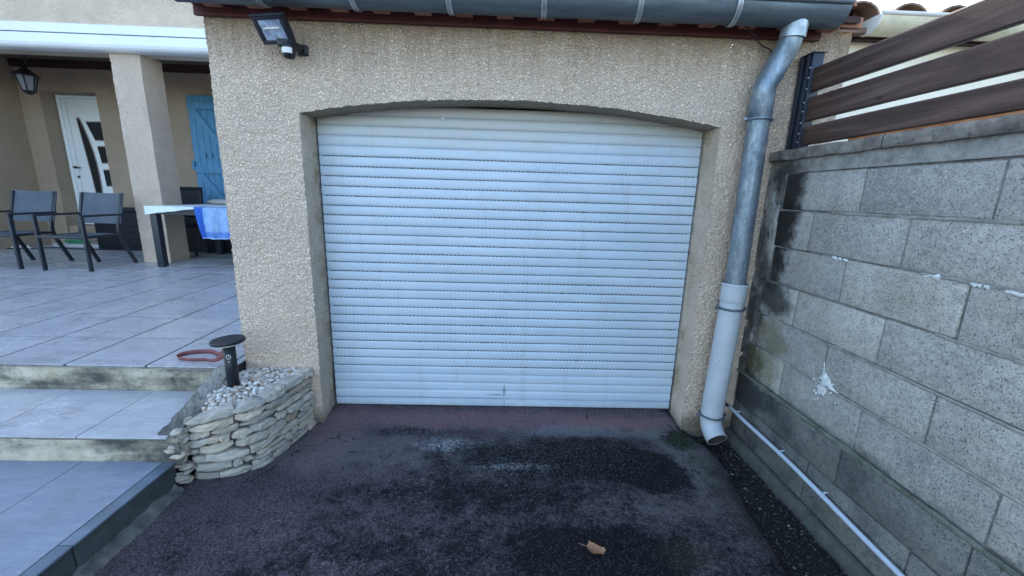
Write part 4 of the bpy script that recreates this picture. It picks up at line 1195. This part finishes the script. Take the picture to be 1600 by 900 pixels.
# third, dark chair behind the table
root = empty('dining_chair', (-3.76, 4.02, T), 'black high backed chair behind the table by the blue shutter', 'chair', None, R_(14))
for s in (-1, 1):
    for yy in (-.2, .2):
        MB().bevbox(s*.19-.015, s*.19+.015, yy-.015, yy+.015, 0, .46 if yy < 0 else 1.0, M['black'], .004).build('leg', root)
MB().bevbox(-.21, .21, -.22, .22, .44, .49, M['textile_dark'], .012).build('seat', root)
MB().sheet(lambda u, v: (-.205+.41*u, .19+.05*v+.02*math.sin(math.pi*u), .62+.42*v), 10, 10, M['textile_dark']).sheet(lambda u, v: (-.205+.41*u, .215+.05*v+.02*math.sin(math.pi*u), .62+.42*v), 10, 10, M['textile_dark']).bevbox(-.21, .21, .235, .27, 1.0, 1.045, M['textile_dark'], .01).build('backrest', root)

# ------------------------------------------------------------------ table
TT = 1.195
tb = empty('garden_table', (-2.6, 3.6, T), 'long dark garden table with thick square legs beside the pillar', 'table')
a = MB(); a.bevbox(-3.42, -1.75, 2.98, 4.24, TT-.022, TT, M['table_top'], .004); part(a, 'table_top', tb)
a = MB()
for (x0_, x1_, y0_, y1_) in ((-3.40, -1.77, 3.0, 3.03), (-3.40, -1.77, 4.19, 4.22), (-3.40, -3.37, 3.03, 4.19)): a.box(x0_, x1_, y0_, y1_, TT-.10, TT-.0225, M['chair_frame'])
part(a, 'apron', tb)
for (xx, yy) in ((-3.365, 3.035), (-3.365, 4.18), (-1.80, 3.035), (-1.80, 4.18)):
    a = MB(); a.bevbox(xx-.042, xx+.042, yy-.042, yy+.042, T, TT-.023, M['chair_frame'], .004); part(a, 'leg', tb)
# cloth: flat sheet with an uneven drop on the near and the left side
def cloth(u, v):
    # v 0..1: back -> front edge -> drop
    x = -3.44+u*1.5
    drop = max(.008, .105*(1-u/.52)) + .006*noise.noise(Vector((u*14, 0, 0)))
    if v < .6: return (x, 4.1-(4.1-2.972)*v/.6, TT+.004+.001*noise.noise(Vector((x*9, v*9, 0))))
    t = (v-.6)/.4
    return (x, 2.970-.004*math.sin(u*30)*t, TT+.003-drop*t)
a = MB().sheet(cloth, 60, 20, M['cloth'])
a.sheet(lambda u, v: (-3.440-.003*math.sin(u*25)*v, 2.972+(4.1-2.972)*u, TT+.003-(.075-.03*u)*v), 30, 6, M['cloth'])
o = a.build('tablecloth'); tag(o, 'pale tablecloth hanging over the near corner of the garden table', 'tablecloth')
# towel
tw = MB()
def towel(u, v):
    x = .6*u*(1-.0*v)+.085*v*(1-u)**1.5; z = .01-.40*v*(1+.02*math.sin(u*5))
    y = -.018-.026*math.sin(u*20+v*2.5)*v**.6-.007*math.sin(u*47+v)*v-.02*v*(1-v)
    return (x, y, z)
tw.sheet(towel, 50, 30, M['towel']); tw.sheet(lambda u, v: tuple(Vector(towel(u, v))+Vector((0, .006, 0))), 50, 30, M['towel'])
tw.sheet(lambda u, v: (.6*u, .0+.16*v-.012*(1-v), .012), 20, 6, M['towel'])
o = tw.build('towel'); o.location = (-2.80, 2.962, TT); tag(o, 'blue towel hanging over the front edge of the garden table', 'towel')
# cushion
cu = MB(); cu.tube([(-3.30, 3.95, TT+.045), (-3.19, 3.95, TT+.048), (-3.0, 3.95, TT+.05), (-2.7, 3.95, TT+.052), (-2.3, 3.95, TT+.05), (-2.26, 3.95, TT+.045)], [.02, .04, .045, .044, .042, .02], M['cushion'], 18, flat=(1.6, 1))
o = cu.build('seat_cushion'); tag(o, 'rolled light grey cushion lying on the garden table', 'cushion')
# black boxes
def storage(x0_, x1_, y0_, y1_, zt, label):
    r = empty('storage_box', ((x0_+x1_)/2, (y0_+y1_)/2, T), label, 'storage box')
    a = MB(); a.bevbox(x0_+.02, x1_-.02, y0_+.02, y1_-.02, T, zt-.06, M['box'], .012)
    n_ = 6
    for i in range(1, n_): a.bevbox(x0_+.03, x1_-.03, y0_+.012, y0_+.021, T+(zt-.08-T)*i/n_-.003, T+(zt-.08-T)*i/n_+.003, M['box'], .001)
    part(a, 'body', r)
    a = MB(); a.bevbox(x0_, x1_, y0_, y1_, zt-.058, zt, M['box'], .012); part(a, 'lid', r)
storage(-5.49, -4.55, 4.36, 4.76, 1.08, 'black garden storage box between the front door and the pillar')
storage(-4.05, -3.05, 4.30, 4.70, 1.05, 'black box filling the dark area under and behind the garden table')  # box put in to fill the dark area under the table
# hose / cable on the floor, bags
o = MB().tube(bez([(-7.1, 4.10, T+.009), (-6.6, 4.16, T+.009), (-6.2, 4.36, T+.009), (-5.9, 4.33, T+.009), (-5.6, 4.31, T+.009), (-5.2, 4.32, T+.009), (-4.5, 4.33, T+.009)], 50), .009, M['black'], 8).build('hose')
tag(o, 'thin black hose lying along the foot of the porch wall', 'hose')
def crumple(name, c, r, m, label, sq=(1.4, .8, .5)):
    a = MB(); bm = bmesh.new(); bmesh.ops.create_icosphere(bm, subdivisions=3, radius=1)
    vs = []
    for v in bm.verts:
        d = 1+.6*noise.noise(v.co*2.1+Vector(c))+.25*noise.noise(v.co*6)
        vs.append(Vector((v.co.x*sq[0]*d, v.co.y*sq[1]*d, max(-.5, v.co.z)*sq[2]*d))*r+Vector(c)+Vector((0, 0, r*sq[2]*.5)))
    a.add(vs, [[v.index for v in f.verts] for f in bm.faces], m, False); bm.free()
    o = a.build(name); tag(o, label, 'plastic bag'); return o
crumple('plastic_bag', (-6.25, 4.60, T), .085, M['foil'], 'crumpled silver bag on the porch floor left of the green bag')
crumple('plastic_bag', (-6.02, 4.60, T+.055), .10, M['bag_green'], 'crumpled green bag on the porch floor below the front door', (1.8, .8, .45))
crumple('plastic_bag', (-6.63+.05, 4.25, T), .085, M['bag_white'], 'crumpled white bag on the porch floor at the left edge of the photo', (1.6, .8, .45))

# ------------------------------------------------------------------ planter
pl_ = empty('stone_planter', (-.25, -.25, -.04), 'curved dry stone planter filled with pebbles at the garage corner', 'planter')
path = bez([(-.485, -.40), (-.478, -.50), (-.44, -.548), (-.33, -.552), (-.25, -.515), (-.174, -.465), (-.104, -.333), (-.07, -.17), (-.048, -.02), (-.045, .0)] and [(-.482, -.44, 0), (-.470, -.515, 0), (-.425, -.552, 0), (-.327, -.546, 0), (-.245, -.512, 0), (-.174, -.460, 0), (-.125, -.385, 0), (-.095, -.29, 0), (-.07, -.17, 0), (-.045, -.004, 0)], 180)
cum = [0]
for a_, b_ in zip(path, path[1:]): cum.append(cum[-1]+(b_-a_).length)
LT = cum[-1]
def at_s(s):
    s = max(0, min(LT-1e-6, s))
    for i in range(len(cum)-1):
        if cum[i] <= s <= cum[i+1]:
            f = (s-cum[i])/(cum[i+1]-cum[i]+1e-9); p = path[i].lerp(path[i+1], f)
            t = (path[min(i+3, len(path)-1)]-path[max(i-3, 0)]).normalized(); return p, t
    return path[-1], Vector((0, 1, 0))
def topz(s):  # rim height
    f = s/LT; return .275+.085*min(1, f*3.4)+.0*f
g = MB()
def stone(s0, s1, zl0, zh0, zl1, zh1, depth, out=0., m=M['stone']):
    """flat split stone: s along the wall, low/high edge given at both ends, pointed or blunt ends"""
    NA = 8; seed = random.uniform(0, 99)
    e0, e1 = random.uniform(.25, .9), random.uniform(.25, .9); b0, b1 = random.uniform(-.8, .8), random.uniform(-.8, .8)
    dtop, dbot = random.uniform(-.008, .004), random.uniform(-.004, .008)
    vs = []
    prof = [(0, -1), (.0, -.5), (0, .5), (0, 1), (.5, 1), (1, 1), (1, -1), (.5, -1)]
    for i in range(NA+1):
        f = i/NA; s = s0+(s1-s0)*f
        p, t = at_s(s); nrm = Vector((t.y, -t.x, 0))
        lo, hi = zl0+(zl1-zl0)*f, zh0+(zh1-zh0)*f; zc, hh = (lo+hi)/2, (hi-lo)/2
        w_ = 1.0
        if f < .3: w_ = e0+(1-e0)*(f/.3)**.8; zc += b0*hh*(1-w_)
        if f > .7: w_ = e1+(1-e1)*((1-f)/.3)**.8; zc += b1*hh*(1-w_)
        for (d, c) in prof:
            edge = .004 if (d == 0 and abs(c) == 1) else 0
            o_ = out-edge-d*depth+(dtop if (d == 0 and c > 0) else 0)+(dbot*.5 if (d == 0 and c < 0) else 0)-(.005 if i in (0, NA) and d == 0 else 0)
            hc_ = c*hh*w_*(.96 if edge else 1)
            q = Vector((p.x, p.y, 0))+nrm*o_+Vector((0, 0, zc+hc_))
            j1 = noise.noise_vector(Vector((q.x, q.y, q.z))*13+Vector((seed, 0, 0)))*.009
            j2 = noise.noise_vector(Vector((q.x, q.y, q.z))*55+Vector((seed, 5, 0)))*.0065
            j1.z *= .75; q += j1+j2
            vs.append(q)
    n_ = len(prof)
    fs = [(i*n_+j, i*n_+(j+1) % n_, (i+1)*n_+(j+1) % n_, (i+1)*n_+j) for i in range(NA) for j in range(n_)]+[tuple(range(n_))[::-1], tuple(range(NA*n_, NA*n_+n_))]
    g.add(vs, fs, m, False)
random.seed(36)
nrow = 8; zb = -.055
def rowz(rw, s):
    """course lines wander and rise a little, like hand laid flat stones"""
    t = rw/nrow; top = topz(s)
    z = zb+(top-zb)*(t**.92)
    if 0 < rw < nrow: z += .013*noise.noise(Vector((s*4.5, rw*3.1, 2)))+.007*noise.noise(Vector((s*13, rw*5.7, 9)))
    if rw == nrow: z += .010*noise.noise(Vector((s*7, 4, 2)))
    return z
for rw in range(nrow):
    s = -.02-random.uniform(0, .05)
    capr = rw >= nrow-2
    while s < LT-.01:
        L_ = random.uniform(.14, .27) if capr else random.choice([random.uniform(.045, .08), random.uniform(.08, .15), random.uniform(.13, .21), random.uniform(.13, .21)])
        if LT-(s+L_) < .05: L_ = LT-s+.004
        a0, a1 = rowz(rw, s), rowz(rw, s+L_); c0, c1 = rowz(rw+1, s), rowz(rw+1, s+L_)
        skew = random.uniform(-.010, .014)
        o_ = random.uniform(-.014, .010); g_ = .0036
        if not capr and L_ > .10 and random.random() < .3:
            f_ = random.uniform(.38, .62)
            m0, m1 = a0+(c0-a0)*f_, a1+(c1-a1)*(1-f_)
            stone(s+.002, s+L_-.002, a0+g_, m0-.001, a1+g_, m1-.001, .06, o_)
            stone(s+.001+random.uniform(0, .02), s+L_-.001, m0+.001, c0-g_, m1+.001, c1-g_, .06, random.uniform(-.012, .008))
        else:
            stone(s+.002, s+L_-.002, a0+g_-(skew*.4 if not capr else 0), c0-g_, a1+g_, c1-g_+(skew*.4 if not capr else 0), .085 if rw == nrow-1 else .065, random.uniform(.0, .012) if capr else o_)
        s += L_
# rubble on the left end against the steps
for i in range(40):
    zz = -.04+.31*i/40
    x = -.470+random.uniform(-.025, .015); y = -.572+random.uniform(-.03, .02)+.12*max(0, zz-.18)
    icos(g, (x, y, zz), random.uniform(.016, .034), M['stone'], (1.2, 1, .5), 2)
g2 = MB()
inner = []
for i in range(40):
    s = LT*i/39; p, t = at_s(s); nrm = Vector((t.y, -t.x, 0)); q = p-nrm*.03; inner.append((q.x, q.y))
fill = inner+[(-.05, .02), (-.45, .02), (-.485, -.2)]
zf = .30
vs = [(x, y, -.1) for x, y in fill]+[(x, y, zf) for x, y in fill]; n_ = len(fill)
g2.add(vs, [tuple(range(n_, 2*n_))]+[(i, (i+1) % n_, n_+(i+1) % n_, n_+i) for i in range(n_)], M['cement_dark'])
part(g, 'stone_wall', pl_, 'flat pale stones stacked dry'); part(g2, 'soil', pl_)
g = MB(); inp = []
for i in range(60):
    s = LT*i/59; p, t = at_s(s); nrm = Vector((t.y, -t.x, 0)); q = p-nrm*.068; inp.append((q.x, q.y))
polyp = inp+[(-.06, -.005), (-.45, -.005), (-.47, -.12), (-.478, -.3)]
def inside(x, y, P):
    c = False; n_ = len(P)
    for i in range(n_):
        x1_, y1_ = P[i]; x2_, y2_ = P[(i+1) % n_]
        if (y1_ > y) != (y2_ > y) and x < (x2_-x1_)*(y-y1_)/(y2_-y1_)+x1_: c = not c
    return c
cnt = 0
for layer in (0, 1):
    n_ = 0
    while n_ < (620 if layer == 0 else 420):
        x, y = random.uniform(-.5, -.03), random.uniform(-.52, .0)
        if not inside(x, y, polyp): continue
        n_ += 1
        r = random.choice([.007, .008, .009, .011, .013, .015])
        hgt = .318+.022*max(0, (y+.5)/.5)+layer*.011+.006*noise.noise(Vector((x*12, y*12, 0)))-.02*max(0, -(x+.40)/.1)*0
        icos(g, (x, y, hgt), r, M['pebble'], (1, random.uniform(.65, 1), random.uniform(.5, .85)), 2)
o = g.build('pebbles'); tag(o, 'white and brown pebbles filling the stone planter', 'pebbles', None, 'stuff')

# solar lamp
sp = empty('solar_lamp', (-.394, -.233, .33), 'black round headed solar path lamp standing in the pebbles', 'lamp')
a = MB(); a.lathe([(0, 0), (.031, 0), (.031, .262), (.0, .262)], M['black'], (-.394, -.233, .325), 32); post = part(a, 'post', sp)
a = MB(); a.tube([(-.394+.0125*math.cos(q)+.012, -.233-.0315, .53+.0125*math.sin(q)) for q in [2*math.pi*i/18 for i in range(18)]], .0017, M['mark'], 6, close=True)
a.box(-.394+.0110, -.394+.0130, -.233-.033, -.233-.030, .528, .546, M['mark']); a.bevbox(-.394+.009, -.394+.015, -.233-.033, -.233-.028, .498, .504, M['mark'], .001); sub(a, 'power_mark', post, sp)
tl = Matrix.Rotation(R_(-3), 3, 'Y')
a = MB(); a.lathe([(0, .008), (.045, .008), (.070, .012), (.072, .019), (0, .020)], M['frost'], (-.394, -.233, .585), 40, tl); part(a, 'diffuser', sp)
a = MB(); a.lathe([(0, 0), (.084, 0), (.087, .003), (.087, .015), (.084, .019), (.07, .020), (0, .020)], M['black'], (-.3945, -.233, .607), 48, tl); part(a, 'lamp_head', sp)

# leash loop
st = MB()
lp = bez([(-.430, -.215, .545), (-.47, -.17, .54), (-.53, -.10, .50), (-.62, .0, .435), (-.72, .07, .424), (-.82, .065, .421), (-.875, .02, .420), (-.85, -.035, .420), (-.77, -.055, .420), (-.68, -.055, .421), (-.60, -.085, .43), (-.52, -.14, .47), (-.455, -.195, .52), (-.432, -.222, .54)], 110)
vs = []
for i, q in enumerate(lp):
    t = (lp[min(i+1, len(lp)-1)]-lp[max(i-1, 0)]).normalized(); side = t.cross(Vector((0, 0, 1))).normalized(); up = side.cross(t)
    tilt = .35
    for (dw, dt) in ((-.013, -.0012), (.013, -.0012), (.013, .0012), (-.013, .0012)):
        wdir = (up*math.cos(tilt)+side*math.sin(tilt)); vs.append(q+wdir*dw+side*dt)
n_ = len(lp); st.add(vs, [(i*4+j, i*4+(j+1) % 4, (i+1)*4+(j+1) % 4, (i+1)*4+j) for i in range(n_-1) for j in range(4)], M['leash'], True)
o = st.build('strap'); tag(o, 'faded red strap looped from the solar lamp onto the terrace tiles', 'strap')

# leaf
lf0 = [(1.565,-.9522),(1.5832,-.9626),(1.6005,-.9759),(1.6117,-.9818),(1.628,-.9875),(1.6326,-.9991),(1.6209,-1.0163),(1.6012,-1.0165),(1.5743,-1.0265),(1.5682,-1.0321),(1.5579,-1.0111),(1.5489,-.988),(1.5512,-.9703)]
cx_, cy_ = 1.587, -.992
lf_ = []
for i, p_ in enumerate(lf0):
    q_ = lf0[(i+1) % len(lf0)]
    for t in (0, .5):
        x, y = p_[0]+(q_[0]-p_[0])*t, p_[1]+(q_[1]-p_[1])*t
        f = 1.0 if t == 0 else .90
        lf_.append((cx_+(x-cx_)*f, cy_+(y-cy_)*f))
vs = []; rings = 7
for k_ in range(rings+1):
    for (x, y) in lf_:
        f = k_/rings; px, py = cx_+(x-cx_)*f, cy_+(y-cy_)*f
        dd = (px-cx_)*.45+(py-cy_)*.89
        vein = .0025*abs(math.sin((px-cx_)*120+(py-cy_)*40))*f
        vs.append((px, py, ground_z(-1)+.003+abs(dd)*.42+.010*f**3+vein+.005*noise.noise(Vector((px*45, py*45, 0)))))
n_ = len(lf_); a = MB(); a.add(vs, [(k_*n_+j, k_*n_+(j+1) % n_, (k_+1)*n_+(j+1) % n_, (k_+1)*n_+j) for k_ in range(rings) for j in range(n_)], M['leaf'], True)
a.tube(bez([(1.552, -.972, -.028), (1.535, -.965, -.026), (1.520, -.952, -.030)], 10), .0012, M['leaf'], 6)
o = a.build('dry_leaf'); tag(o, 'curled brown dead leaf lying on the tarmac', 'leaf')
sm_ = o.modifiers.new('thickness', 'SOLIDIFY'); sm_.thickness = .0006
